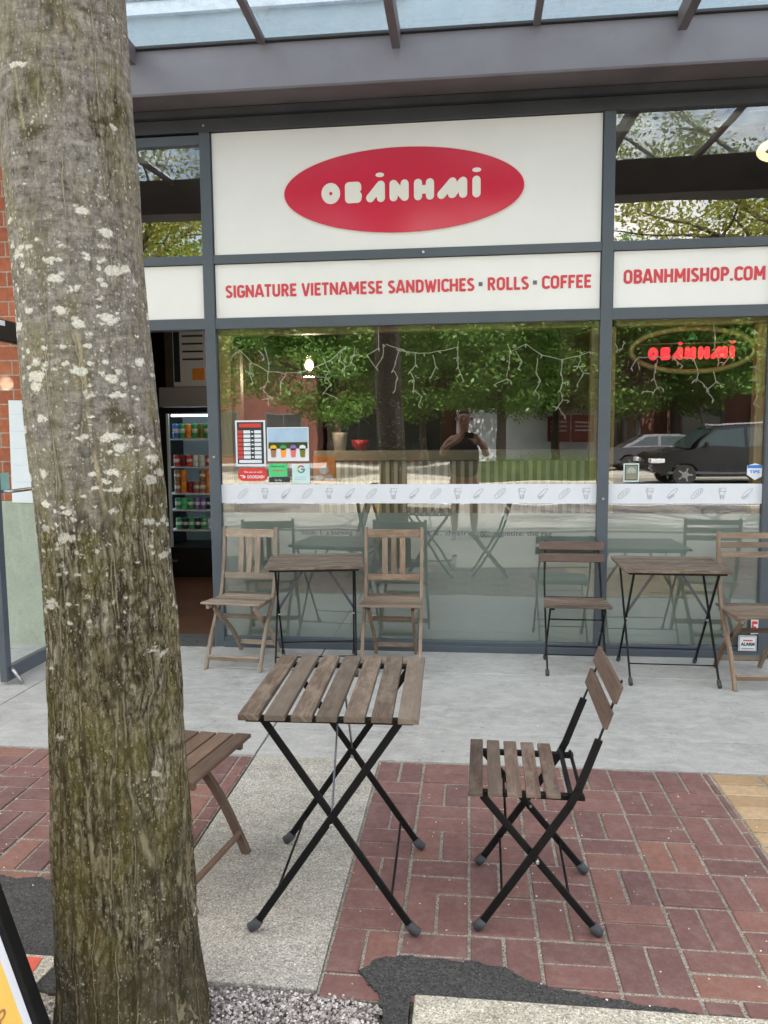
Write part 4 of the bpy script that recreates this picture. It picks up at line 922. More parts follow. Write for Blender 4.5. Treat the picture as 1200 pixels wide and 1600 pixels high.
t = MB(); t.tube([(.03, -.895, .10), (.05, -.90, .085), (.075, -.90, .05), (.10, -.895, .008)], [.010, .012, .010, .013], 8); t.build('door_stop', M['steel'], d)

# ================================================================ INTERIOR
ir = thing('shop_interior', 'dim brown shop interior seen through the door and windows', 'room')
t = MB(); t.bx(-4.0, 4.2, .02, 6.0, -.05, -.002); fl = t.build('tile_floor', M['tile']); struct(fl)
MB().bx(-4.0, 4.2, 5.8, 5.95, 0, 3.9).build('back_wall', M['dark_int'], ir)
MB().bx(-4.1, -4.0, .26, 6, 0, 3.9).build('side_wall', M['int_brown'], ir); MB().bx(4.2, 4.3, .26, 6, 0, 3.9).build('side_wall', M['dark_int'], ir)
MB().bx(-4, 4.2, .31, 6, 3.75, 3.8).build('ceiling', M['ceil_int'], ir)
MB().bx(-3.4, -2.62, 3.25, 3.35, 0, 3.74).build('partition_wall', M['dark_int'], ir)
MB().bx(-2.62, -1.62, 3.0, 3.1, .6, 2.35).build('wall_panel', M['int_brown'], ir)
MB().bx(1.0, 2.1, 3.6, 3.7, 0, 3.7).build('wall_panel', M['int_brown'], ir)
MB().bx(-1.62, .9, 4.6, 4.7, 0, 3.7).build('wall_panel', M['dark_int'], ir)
# menu board above the fridge
mn = tag(MB().bx(-3.30, -2.90, 3.235, 3.246, 2.05, 2.95).build('menu_board', M['paper']), 'menu board on the dark wall above the drinks fridge', 'menu board')
MB().bx(-3.29, -3.22, 3.231, 3.2345, 2.1, 2.9).build('print', M['dark_card'], mn); MB().bx(-3.08, -2.94, 3.231, 3.2345, 2.12, 2.25).build('print', M['orange'], mn)
for i in range(7): MB().bx(-3.19, -2.95, 3.231, 3.2345, 2.85 - i * .085, 2.87 - i * .085).build('print', M['dark_card'], mn)
# drinks fridge
FX0, FX1, FY = -3.215, -2.50, 2.60
fg = thing('drinks_fridge', 'black upright drinks fridge with glass door inside the doorway', 'fridge')
def fb(n, m_, *a, bev=0): return MB().bx(*a).build(n, M[m_] if isinstance(m_, str) else m_, fg, bev)
fb('side_panel', 'fridge_black', FX0, FX0 + .03, FY, FY + .6, 0, 2.0); fb('side_panel', 'fridge_black', FX1 - .03, FX1, FY, FY + .6, 0, 2.0)
fb('back_panel', 'fridge_in', FX0 + .03, FX1 - .03, FY + .56, FY + .6, .3, 1.8); fb('header', 'fridge_grey', FX0 + .01, FX1 - .01, FY - .03, FY + .55, 1.80, 2.0)
fb('base', 'fridge_black', FX0 + .03, FX1 - .03, FY + .0, FY + .55, 0, .32); fb('door_frame', 'fridge_black', FX0, FX0 + .075, FY - .035, FY - .001, .06, 1.79); fb('door_frame', 'fridge_black', FX1 - .06, FX1, FY - .035, FY - .001, .06, 1.79)
fb('door_frame', 'fridge_black', FX0 + .075, FX1 - .06, FY - .035, FY - .001, 1.73, 1.79); fb('door_frame', 'fridge_black', FX0 + .075, FX1 - .06, FY - .035, FY - .001, .06, .325)
fb('side_strip', 'fridge_in', FX0 + .0755, FX0 + .10, FY - .03, FY + .0, .326, 1.729)
fb('strip_light', 'fridge_lamp', FX0 + .034, FX0 + .05, FY + .08, FY + .10, .36, 1.72); fb('strip_light', 'fridge_lamp', FX0 + .1, FX1 - .1, FY + .05, FY + .08, 1.70, 1.72)
fb('handle', 'steel', FX0 + .06, FX0 + .16, FY - .075, FY - .055, .175, .195)
cols = {
 1.470: ('top', ['blue', 'g_green', 'orange', 'g_green', 'leaf_y', 'g_green', 'g_green', 'leaf_y'], 1, .055),
 1.175: ('second', ['g_red', 'maroon', 'g_red', 'paper', 'mint', 'g_red', 'maroon', 'g_red'], 1, .0),
 .895: ('third', ['brown_print', 'orange', 'maroon', 'brown_print', 'brown_print', 'orange', 'orange', 'brown_print'], 2, 0),
 .720: ('fourth', ['g_green', 'green_card', 'g_green', 'purple', 'purple', 'dark_card', 'purple', 'dark_card'], 1, 0),
 .505: ('bottom', ['g_green', 'dark_card', 'g_green', 'dark_card', 'g_green', 'mint', 'mint', 'g_green'], 1, 0)}
cname = {'blue': 'blue', 'g_green': 'green', 'orange': 'orange', 'leaf_y': 'yellow-green', 'g_red': 'red', 'maroon': 'dark red', 'paper': 'white', 'mint': 'pale silver', 'brown_print': 'brown', 'green_card': 'bright green', 'purple': 'purple', 'dark_card': 'black'}
canmesh = {}
def can_tree(c, h):
    k = (c, h)
    if k in canmesh: return canmesh[k], False
    t = thing('drink_can', '', 'can'); b = MB(); b.lathe([(.029, .004), (.032, .012), (.032, h - .012), (.027, h - .003)], 14); b.build('can_body', M[c], t)
    b = MB(); b.lathe([(.0324, h * .38), (.0324, h * .66)], 14); b.build('can_label', M['paper' if c in ('g_red', 'g_green', 'blue', 'brown_print') else 'mint' if c in ('purple', 'dark_card') else c], t); b = MB(); b.lathe([(.0272, h - .0028), (.027, h), (.024, h - .001)], 14); b.build('can_lid', M['can_grey'], t); b = MB(); b.lathe([(.025, .0), (.028, .0038)], 14); b.build('can_base', M['can_grey'], t)
    canmesh[k] = t; return t, True
order = ['leftmost', 'second', 'third', 'fourth', 'fifth', 'sixth', 'seventh', 'eighth']
for z, (nm, cc, layers, dz) in cols.items():
    fb('shelf', 'vinyl_white', FX0 + .032, FX1 - .032, FY + .03, FY + .5, z - .016, z - .002)
    for i, c in enumerate(cc):
        for L in range(layers):
            if L == 1 and i in (2, 3): continue
            h = .155 if nm == 'top' else .122
            t, new = can_tree(c, h)
            loc = (FX0 + .135 + i * .069, FY + .08, z + L * h)
            lab = '%s can, %s on the %s fridge shelf' % (cname[c], order[i] if i else 'first', nm)
            if layers == 2: lab = lab.replace(' can,', ' can in the %s layer,' % ('upper' if L else 'lower'))
            if new: t.location = loc; t['label'] = lab; t['group'] = 'cans on the fridge shelves'
            else: dup(t, loc, 0, lab, 'cans on the fridge shelves')
# half wall with beadboard
hw = thing('beadboard_counter', 'low counter wall with cream and olive vertical beadboard and a grey top rail', 'counter')
MB().bx(-1.42, 1.25, 2.0, 2.10, 0.1, 1.25).build('panel', M['counter_grey'], hw); MB().bx(-1.46, 1.29, 1.965, 2.16, 1.251, 1.345).build('top_rail', M['counter_grey'], hw, .004)
t = MB()
for i in range(34): t.bx(-1.40 + i * .078, -1.365 + i * .078, 1.988, 1.9995, .12, 1.245)
t.build('beadboard', M['bead_cream'], hw)
def leafball(mb, c, rad, n, size, flat=.6):
    for _ in range(n):
        d_ = Vector((random.gauss(0, 1), random.gauss(0, 1), random.gauss(0, 1))).normalized() * (random.random() ** .4)
        p = Vector(c) + Vector((d_.x * rad[0], d_.y * rad[1], d_.z * rad[2])); s = size * random.uniform(.6, 1.3)
        a = Vector((random.gauss(0, 1), random.gauss(0, 1), random.gauss(0, flat))).normalized(); b = a.orthogonal().normalized(); b = (b * cos(random.random() * 6) + a.cross(b) * sin(random.random() * 6)) if 0 else b
        b.rotate(Matrix.Rotation(random.random() * 6.28, 3, a)); k = len(mb.v)
        for q in (p - a * s * .1, p + a * s * .45 + b * s * .28, p + a * s, p + a * s * .45 - b * s * .28): mb.v.append(q)
        mb.face([k, k + 1, k + 2, k + 3], [(0, 0)] * 4, (0, 0))
for nm, lab, x, h in (('potted_plant', 'leafy plant in a white pot on the counter, left of the column', -1.22, .42),):
    t = thing(nm, lab, 'plant', (x, 2.06, 1.346)); b = MB(); b.lathe([(.055, 0), (.075, .15), (.08, .17), (.07, .17), (.065, .14)], 18); b.build('pot', M['pot'], t)
    b = MB(); leafball(b, (0, 0, .16 + h * .5), (.16, .14, h * .5), 340, .075); b.build('foliage', M['leaf_d'], t)
    b = MB(); b.tube([(0, 0, .12), (.01, 0, .16 + h * .5)], .006, 6); b.build('stem', M['bark_far'], t)
t = MB(); t.lathe([(.05, 0), (.085, .05), (.09, .10), (.083, .10), (.078, .05), (.045, .012)], 20, (-1.02, 2.06, 1.346)); tag(t.build('red_bowl', M['red_paint']), 'small red bowl on the counter beside the white plant pot', 'bowl')
# pendant lamp
pl_ = thing('pendant_lamp', 'lit glass pendant lamp hanging behind the left part of the big window', 'lamp', (-1.389, 1.5, 2.10))
b = MB(); b.tube([(0, 0, .13), (0, 0, 1.64)], .004, 6); b.build('cord', M['black_metal'], pl_)
b = MB(); b.lathe([(.03, .13), (.034, .08), (.02, .078)], 16); b.build('cap', M['black_metal'], pl_)
b = MB(); b.lathe([(.012, .05), (.028, .035), (.038, .01), (.036, -.015), (.022, -.036), (.004, -.042)], 16); b.build('bulb', M['warm_bulb'], pl_)
b = MB(); b.lathe([(.075, .11), (.085, -.10)], 20); g_ = b.build('glass_shade', M['fridge_glass'], pl_)
pt = bpy.data.lights.new('bulb_light', 'POINT'); pt.energy = 7; pt.color = (1, .78, .52); pt.shadow_soft_size = .06; po = bpy.data.objects.new('bulb_light', pt); C.objects.link(po); po.location = (0, 0, -.11); po.parent = pl_
rl = thing('ring_light', 'warm glowing ring ceiling light behind the upper right window', 'lamp', (2.365, .85, 3.53))
b = MB(); b.tube([(.26 * cos(2 * pi * i / 40), .26 * sin(2 * pi * i / 40), 0) for i in range(40)], .028, 10, False, None, True); b.build('ring', M['lamp_glow'], rl)
b = MB(); b.tube([(0, 0, .2), (0, 0, .02)], .01, 8); b.tube([(-.26, 0, 0), (0, 0, .03), (.26, 0, 0)], .006, 6); b.build('bracket', M['black_metal'], rl)

# ================================================================ FURNITURE
def metal_table():
    t = thing('bistro_table', 'small folding table with seven weathered wood slats and black crossed legs, nearest the camera', 'table', (0, 0, 0), 0, 'folding bistro tables outside the shop')
    mb = MB(); n = 7; wd_ = .060; gap = (.524 - n * wd_) / (n - 1)
    for i in range(n):
        x = -.262 + wd_ / 2 + i * (wd_ + gap) + random.uniform(-.0015, .0015)
        mb.box((x, random.uniform(-.003, .003), .6905), (wd_, .605, .019), Matrix.Rotation(R(random.uniform(-.35, .35)), 3, 'Z') @ Matrix.Rotation(R(random.uniform(-.6, .6)), 3, 'Y'))
    mb.build('tabletop', M['wood_top'], t, .0025)
    mb = MB()
    for y in (-.262, .262): mb.bx(-.245, .245, y - .013, y + .013, .668, .681)
    mb.bx(-.256, -.2455, -.26, .26, .669, .6805); mb.bx(.2455, .256, -.26, .26, .669, .6805)
    mb.build('top_frame', M['black_metal'], t)
    for sy in (-1, 1):
        for sx in (-1, 1):
            y = sy * (.252 if sx > 0 else .240)
            l = MB(); l.bar((-sx * .232, y, .032), (sx * .205, y, .668), .0105, .023, (sx * .8, 0, .6)); lg = l.build('leg', M['black_metal'], t, .004)
            c = MB(); c.tube([(-sx * .226, y, .040), (-sx * .238, y, .024), (-sx * .256, y, .012)], [.0155, .0165, .0155], 10, True, ((0, 1, 0), .8)); c.build('foot_cap', M['rubber'], lg)
        s_ = MB(); s_.bar((0, sy * .246, .375), (.0, sy * .055, .676), .016, .004, (1, 0, 0)); s_.build('strut', M['strut'], t)
        b = MB(); b.tube([(0, sy * .233, .348), (0, sy * .262, .348)], .0055, 8); b.build('pivot', M['steel'], t)
    for sx in (-1, 1):
        b = MB(); x = -sx * (.232 - .437 * (.115 - .032) / .636); yy = .252 if sx > 0 else .240
        b.tube([(x, -yy, .115), (x, yy, .115)], .0042, 8); b.build('cross_rod', M['black_metal'], t)
    return t
random.seed(11)
tb = metal_table(); tb.location = (-.408, -2.808, 0); tb.rotation_euler = (0, 0, R(1.5))
dup(tb, (-.975, -.405, 0), R(90 + 9), 'dark slatted folding table between the two pale wooden chairs at the left window')
dup(tb, (1.215, -.395, 0), R(90 - 1), 'pale slatted folding table at the right window between a metal chair and a wooden chair')


def metal_chair():
    t = thing('bistro_chair', 'black metal folding chair with brown wood slats facing the near table', 'chair', (0, 0, 0), 0, 'black metal folding chairs')
    mb = MB()
    for i in range(5): mb.box((-.185 + i * .0565, 0, .4425), (.0425, .402 - i * .006, .014), Matrix.Rotation(R(random.uniform(-.4, .4)), 3, 'Z') @ Matrix.Rotation(R(-1.0 + random.uniform(-.5, .5)), 3, 'Y'))
    mb.build('seat', M['wood_seat'], t, .003)
    for y in (-.150, .150): MB().bx(-.185, .135, y - .011, y + .011, .420, .4335).build('seat_rail', M['black_metal'], t)
    b = MB(); b.tube([(.094, -.165, .437), (.094, .165, .437)], .008, 8); b.tube([(.126, -.165, .434), (.126, .165, .434)], .006, 8); b.build('rear_bar', M['steel'] if 0 else M['black_metal'], t)
    up = Matrix.Rotation(R(-19), 3, 'Y').inverted()
    for sy in (-1, 1):
        y = sy * .178
        l = MB(); P = [(-.165, y, .030), (-.013, y, .256), (.088, y, .410), (.113, y, .462), (.138, y, .530), (.168, y * .985, .612)]
        for i in range(len(P) - 1):
            a_, b_ = Vector(P[i]), Vector(P[i + 1]); e = (b_ - a_).normalized() * .004
            l.bar(a_ - e, b_ + e, .0105, .023, (-.8, 0, .6))
        l.bar((.166, y * .985, .606), (.232, y * .93, .792), .016, .0045, (-.9, 0, .35))
        lg = l.build('back_leg', M['black_metal'], t, .004)
        c = MB(); c.tube([(-.160, y, .038), (-.170, y, .024), (-.184, y, .012)], [.0155, .0165, .0155], 10, True, ((0, 1, 0), .8)); c.build('foot_cap', M['rubber'], lg)
        y2 = sy * .165
        l = MB(); l.bar((.167, y2, .030), (-.165, y2, .425), .0105, .023, (.8, 0, .6)); lg = l.build('front_leg', M['black_metal'], t, .004)
        c = MB(); c.tube([(.162, y2, .038), (.172, y2, .024), (.186, y2, .012)], [.0155, .0165, .0155], 10, True, ((0, 1, 0), .8)); c.build('foot_cap', M['rubber'], lg)
        b = MB(); b.tube([(-.002, sy * .158, .236), (-.002, sy * .19, .236)], .005, 8); b.build('pivot', M['steel'], t)
    for (x, z, yy) in ((-.105, .118, .178), (.094, .118, .165), (-.095, .342, .165)):
        b = MB(); b.tube([(x, -yy, z), (x, yy, z)], .004, 8); b.build('cross_rod', M['black_metal'], t)
    rm = Matrix.Rotation(R(19), 3, 'Y')
    for (x, z) in ((.215, .760), (.190, .684)):
        b = MB(); b.box((x, 0, z), (.013, .415, .056), rm); b.build('back_slat', M['wood_back'], t, .003)
    return t
mc = metal_chair(); mc.location = (.211, -2.825, 0); mc.rotation_euler = (0, 0, R(-1.2))
dup(mc, (.668, -.325, 0), R(90 - 1), 'black metal folding chair with brown slats standing at the glass beside the right window table')

def curve_board(mb, P, w, th, n=5, xo=0):
    """bent board following P (y,z) points; w across the curve in its plane, th along x"""
    Q = []
    for i in range(len(P) - 1):
        p0 = Vector(P[max(i - 1, 0)]); p1 = Vector(P[i]); p2 = Vector(P[i + 1]); p3 = Vector(P[min(i + 2, len(P) - 1)])
        for k in range(n):
            t = k / n; Q.append(.5 * ((2 * p1) + (-p0 + p2) * t + (2 * p0 - 5 * p1 + 4 * p2 - p3) * t * t + (-p0 + 3 * p1 - 3 * p2 + p3) * t ** 3))
    Q.append(Vector(P[-1])); rn = (random.random(), random.random()); o = random.random() * 40; b = len(mb.v); acc = 0
    for i, q in enumerate(Q):
        tn = (Q[min(i + 1, len(Q) - 1)] - Q[max(i - 1, 0)]).normalized(); nn = Vector((-tn.y, tn.x))
        for (s, x) in ((-1, -th / 2), (1, -th / 2), (1, th / 2), (-1, th / 2)): mb.v.append(Vector((xo + x, q.x + nn.x * s * w / 2, q.y + nn.y * s * w / 2)))
    for i in range(len(Q) - 1):
        L = (Q[i + 1] - Q[i]).length
        for j in range(4):
            j2 = (j + 1) % 4; mb.face([b + i * 4 + j, b + i * 4 + j2, b + i * 4 + 4 + j2, b + i * 4 + 4 + j], [(acc + o, j * w), (acc + o, (j + 1) * w), (acc + L + o, (j + 1) * w), (acc + L + o, j * w)], rn)
        acc += L
    mb.face([b + 3, b + 2, b + 1, b], [(0, 0)] * 4, rn); k = b + (len(Q) - 1) * 4; mb.face([k, k + 1, k + 2, k + 3], [(0, 0)] * 4, rn)
def wood_chair(lab, kind, mat, grp):
    t = thing('wooden_chair', lab, 'chair', (0, 0, 0), 0, grp); m_ = M[mat]
    s = MB()
    for i in range(6): s.box((0, -.178 + i * .0675, .4365 - .006 * (i / 5) - .004 * sin(pi * i / 5)), (.395 - i * .006, .060, .014), Matrix.Rotation(R(random.uniform(-.25, .25)), 3, 'Z') @ Matrix.Rotation(R(-3 + i), 3, 'X'))
    s.build('seat', m_, t, .003)
    for sx in (-1, 1):
        b = MB(); b.box((sx * .160, -.01, .4135), (.020, .36, .030)); b.build('seat_rail', m_, t, .003)
        b = MB(); curve_board(b, [(-.185, 0), (-.15, .075), (-.085, .20), (.015, .34), (.095, .46), (.135, .60), (.160, .75), (.172, .888)], .031, .021, 5, sx * .184); b.build('back_leg', m_, t, .003)
        b = MB(); curve_board(b, [(.285, 0), (.235, .075), (.13, .19), (-.03, .31), (-.135, .402)], .031, .020, 5, sx * .137); b.build('front_leg', m_, t, .003)
        b = MB(); b.tube([(sx * .145, .0, .285), (sx * .197, .0, .285)], .005, 8); b.build('bolt', M['steel'], t)
    def slat(y, z, w, h, th, ang, name, x=0): return MB().box((x, y, z), (w, th, h), Matrix.Rotation(R(ang), 3, 'X')).build(name, m_, t, .003)
    slat(-.158, .072, .346, .036, .016, 28, 'stretcher'); slat(.247, .072, .252, .034, .016, -40, 'stretcher'); slat(-.02, .318, .252, .026, .020, -45, 'stretcher')
    if kind == 'v':
        slat(.163, .845, .346, .055, .019, -5, 'top_rail'); slat(.124, .562, .346, .042, .019, -9, 'back_rail')
        for x in (-.058, 0, .058): slat(.144, .702, .037, .244, .012, -7.5, 'back_slat', x)
    else:
        for z, y in ((.862, .168), (.806, .160), (.748, .151)): slat(y, z, .346, .036, .014, -6, 'back_slat')
    return t
random.seed(21)
A = wood_chair('pale wooden folding chair with three vertical back slats, beside the doorway', 'v', 'wood_pale', 'wooden folding chairs'); A.location = (-1.478, -.365, 0); A.rotation_euler = (0, 0, R(-6))
Bc = wood_chair('wooden folding chair with vertical back slats in front of the middle of the window', 'v', 'wood_mid', 'wooden folding chairs'); Bc.location = (-.487, -.36, 0); Bc.rotation_euler = (0, 0, R(1))
Ec = wood_chair('wooden folding chair with horizontal back slats at the right edge, by the alarm sign', 'h', 'wood_mid', 'wooden folding chairs'); Ec.location = (1.715, -.495, 0); Ec.rotation_euler = (0, 0, R(2))
Cc = wood_chair('dark brown wooden folding chair half hidden behind the tree trunk', 'h', 'wood_acacia', 'wooden folding chairs'); Cc.location = (-1.005, -2.79, 0); Cc.rotation_euler = (0, 0, R(80))

# ================================================================ SANDWICH BOARD
ab = thing('sandwich_board', 'black-framed leaning sandwich board with a yellow poster at the lower left corner', 'sandwich board', (-.895, -3.665, 0))
an = R(17); RM = Matrix.Rotation(-an, 3, 'Y')      # board frame: local x out of the face, y along, z up the board
def bbx(x0, x1, y0, y1, z0, z1, name, mat, par=ab, side=1):
    m_ = MB(); m_.box(((x0 + x1) / 2, (y0 + y1) / 2, (z0 + z1) / 2), (x1 - x0, y1 - y0, z1 - z0))
    for i, v in enumerate(m_.v):
        m_.v[i] = RM @ v if side > 0 else Vector((-(RM @ v).x - .53, v.y, (RM @ v).z))
    return m_.build(name, M[mat] if isinstance(mat, str) else mat, par, .002)
for s_ in (1, -1):
    bbx(-.03, 0, -.036, 0, 0, .95, 'frame_bar', 'black_metal', ab, s_); bbx(-.03, 0, -.60, -.564, 0, .95, 'frame_bar', 'black_metal', ab, s_)
    bbx(-.03, 0, -.564, -.036, .0, .04, 'frame_bar', 'black_metal', ab, s_); bbx(-.03, 0, -.564, -.036, .91, .95, 'frame_bar', 'black_metal', ab, s_)
    bbx(-.020, -.014, -.564, -.036, .04, .91, 'panel', 'vinyl_white', ab, s_)
ps = bbx(-.0135, -.0125, -.540, -.062, .055, .89, 'poster', 'yellow_board')
def btext(s, y0, y1, z0, z1, m_):
    o = text_obj('lettering', s, y0, y1, z0, z1, 0, m_, ps, .0, .0008)
    n = len(o.data.vertices); co = np.empty(n * 3); o.data.vertices.foreach_get('co', co); co = co.reshape(-1, 3)
    q = np.stack([-.0122 - co[:, 1] * .8, co[:, 0], co[:, 2]], 1); q = q @ np.array(RM).T
    o.data.vertices.foreach_set('co', q.ravel()); o.data.update()
btext('FRENCH DIP', -.46, -.095, .262, .296, M['brown_print'])
for i in range(5):
    z = .225 - i * .026; y0 = -.42 + .02 * (i % 2)
    for j, (a, b) in enumerate(((0, .07), (.08, .17), (.18, .28 - .03 * (i % 3)))): bbx(-.0124, -.0118, y0 + a, y0 + b, z, z + .010, 'print', 'brown_print', ps)

# ================================================================ TREES
def trunk_mesh(prof, nth, nz_, amp, seed):
    """prof: list of (z, x, y, r)"""
    zs = [p[0] for p in prof]; mb_v = []; F = []
    z0, z1 = zs[0], zs[-1]
    for i in range(nz_ + 1):
        z = z0 + (z1 - z0) * i / nz_
        cx_ = np.interp(z, zs, [p[1] for p in prof]); cy_ = np.interp(z, zs, [p[2] for p in prof]); r = np.interp(z, zs, [p[3] for p in prof])
        for j in range(nth):
            a = 2 * pi * j / nth; ca, sa = cos(a), sin(a)
            d = 0
            if amp:
                big = noise.noise(Vector((ca * 1.1, sa * 1.1, z * 1.3 + seed))) * .012 + noise.noise(Vector((ca * 2.6, sa * 2.6, z * 5 + seed))) * .004
                f = noise.noise(Vector((ca * 7.5 + seed, sa * 7.5, z * 2.2 + .6 * noise.noise(Vector((ca * 3, sa * 3, z * 5)))))) ; g = noise.noise(Vector((ca * 17, sa * 17, z * 7 + seed)))
                low = 1 if z < 1.0 else max(.28, 1 - (z - 1.0) * 1.2)
                d = big + (-abs(f) * .013 + g * .0055) * low * amp
            mb_v.append((cx_ + (r + d) * ca, cy_ + (r + d) * sa, z))
    for i in range(nz_):
        for j in range(nth):
            j2 = (j + 1) % nth; F.append((i * nth + j, i * nth + j2, (i + 1) * nth + j2, (i + 1) * nth + j))
    return mb_v, F
tr = thing('street_tree', 'lichen-spotted street tree whose leaning trunk fills the left foreground', 'tree', (-.85, -3.455, 0))
V, F = trunk_mesh([(-.05, 0, 0, .207), (.02, 0, 0, .194), (.17, 0, 0, .177), (.55, -.004, 0, .163), (1.0, -.010, 0, .154), (1.47, -.026, 0, .150), (2.06, -.051, 0, .149), (2.5, -.066, 0, .145), (3.3, -.09, 0, .135)], 240, 560, 1.0, 3.1)
me = bpy.data.meshes.new('trunk'); me.from_pydata(V, [], F); me.polygons.foreach_set('use_smooth', [True] * len(F)); me.materials.append(M['bark'])
o = bpy.data.objects.new('trunk', me); C.objects.link(o); o.parent = tr
def limbs(mb, base, z0, seed, n=7, h=4.2, spread=2.6, r0=.075):
    rnd = random.Random(seed); tips = []
    for i in range(n):
        a = 2 * pi * i / n + rnd.uniform(-.4, .4); L = spread * rnd.uniform(.7, 1.15); hh = h * rnd.uniform(.35, 1); zb = z0 + rnd.uniform(-.1, .9) * .8
        P = []; 
        for k in range(9):
            t = k / 8; P.append((base[0] + cos(a + .25 * sin(3 * t + i)) * L * t, base[1] + sin(a + .25 * sin(3 * t + i)) * L * t, zb + hh * t ** .75 + rnd.uniform(-.06, .06)))
        mb.tube(P, [r0 * (1 - .88 * k / 8) for k in range(9)], 7); tips += [P[4], P[6], P[8]]
        for q in range(5):
            s = Vector(P[2 + q]); a2 = a + rnd.uniform(-1.4, 1.4); L2 = rnd.uniform(.5, 1.3); Q = [s + Vector((cos(a2) * L2 * t, sin(a2) * L2 * t, .5 * L2 * t * rnd.uniform(.2, 1.3))) for t in (0, .35, .7, 1)]
            mb.tube(Q, [r0 * .35, r0 * .24, r0 * .14, r0 * .05], 5); tips.append(tuple(Q[-1])); tips.append(tuple(Q[2]))
    mb.tube([(base[0], base[1], z0 - .2), (base[0] + .1, base[1], z0 + h * .5), (base[0], base[1], z0 + h)], [r0 * 1.7, r0, r0 * .2], 8); tips.append((base[0], base[1], z0 + h))
    return tips
def crown(mb, tips, per, rad, size, seed):
    st = random.getstate(); random.seed(seed)
    for t in tips: leafball(mb, t, (rad * random.uniform(.7, 1.3), rad * random.uniform(.7, 1.3), rad * random.uniform(.45, .8)), int(per * random.uniform(.5, 1.4)), size)
    random.setstate(st)
b = MB(); tips = limbs(b, (-.09, 0), 3.25, 5); b.build('limbs', M['bark_far'], tr)
b = MB(); crown(b, tips, 55, .55, .085, 6); b.build('crown', M['leaf_y'], tr)
# neighbours in the same row (seen mirrored in the upper windows), beyond either side of the view
def make_tree(lab, leafm, seed, trunk_r, z0, n, h, spread, per, rad, size, grp):
    t = thing('street_tree', lab, 'tree', (0, 0, 0), 0, grp)
    b = MB(); b.tube([(0, 0, -.15), (0, 0, .4), (.04, 0, z0 * .6), (0, .03, z0 + .3)], [trunk_r * 1.25, trunk_r, trunk_r * .85, trunk_r * .7], 14); b.build('trunk', M['bark_far'], t)
    b = MB(); tp = limbs(b, (0, 0), z0, seed, n, h, spread, trunk_r * .45); b.build('limbs', M['bark_far'], t)
    if rad > .8:       # full low crown: more clumps through an egg-shaped volume
        rnd = random.Random(seed + 5)
        for _ in range(95):
            a = rnd.random() * 6.283; rr = rnd.random() ** .5 * spread * 1.12; zz_ = rnd.uniform(-1, 1); q_ = math.sqrt(max(.05, 1 - zz_ * zz_))
            tp.append((cos(a) * rr * q_, sin(a) * rr * q_, z0 + 2.3 + zz_ * 2.7))
    b = MB(); crown(b, tp, per, rad, size, seed + 1); b.build('crown', M[leafm], t)
    return t
near = make_tree('yellow-green street tree mirrored in the upper right window', 'leaf_y', 31, .15, 3.1, 13, 3.4, 3.8, 135, .5, .075, None); near.location = (5.2, -6.3, 0)
near['group'] = 'street trees on the shop side'
dup(near, (-6.2, -7.2, 0), 1.9, 'yellow-green street tree mirrored in the upper left window')
far = make_tree('green tree across the street mirrored left of the window column', 'leaf', 57, .17, 2.6, 9, 4.6, 3.0, 150, .85, .16, 'green trees across the street'); far.location = (-5.0, -22.5, -.1)
for x, y, rz, sc, lab in ((1.2, -23.5, 2.1, 1.12, 'green tree across the street mirrored over the middle of the big window'), (6.6, -27, 4.0, 1.15, 'green tree across the street mirrored above the parked cars'), (11.8, -23, 1.0, 1.1, 'green tree across the street mirrored at the far right edge'), (-11.5, -25, .4, 1.15, 'green tree across the street mirrored at the left window edge'),
    (4.2, -33, 5.1, 1.25, 'tall green tree in the back row mirrored right of centre'), (-2.2, -32.5, 3.3, 1.2, 'tall green tree in the back row mirrored beside the column'), (17.5, -26, 2.6, 1.2, 'green tree far down the street on the right'), (-18, -27, 2.9, 1.2, 'green tree far down the street on the left'), (9.0, -30, 1.7, 1.2, 'green tree between the parked cars and the right brick building'), (14.5, -31, .3, 1.3, 'green tree in the back row on the far right')):
    dup(far, (x, y, -.1), rz, lab, 'green trees across the street', (sc, sc, sc))

# ================================================================ THE STREET BEHIND THE CAMERA (seen mirrored)
m = MB(); m.bx(-60, 60, -6.75, -6.6, -.6, .0); struct(m.build('kerb', M['kerbslab']))
m = MB(); m.bx(-250, 250, -250, -6.75, -.7, -.13); struct(m.build('road', M['road']))
m = MB(); m.bx(-60, 60, -22.0, -21.9, -.128, -.02); m.bx(-60, 4.2, -19.4, -17.6, -.128, .02); struct(m.build('kerb', M['kerbslab']))
m = MB(); m.bx(-60, 60, -36, -22.0, -.128, -.025); struct(m.build('far_pavement', M['farwalk']))
m = MB(); m.bx(-60, 60, -12.7, -12.58, -.1295, -.126); struct(m.build('road_marking', M['vinyl_white']))
h = thing('hedge', 'low clipped green hedge along the median, mirrored behind the white band', 'hedge', (0, -18.5, 0))
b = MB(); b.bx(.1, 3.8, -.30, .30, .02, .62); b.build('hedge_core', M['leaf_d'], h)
b = MB()
for i in range(16): leafball(b, (.1 + i * .25, 0, .45), (.30, .44, .42), 130, .075)
b.build('hedge_leaves', M['leaf'], h)
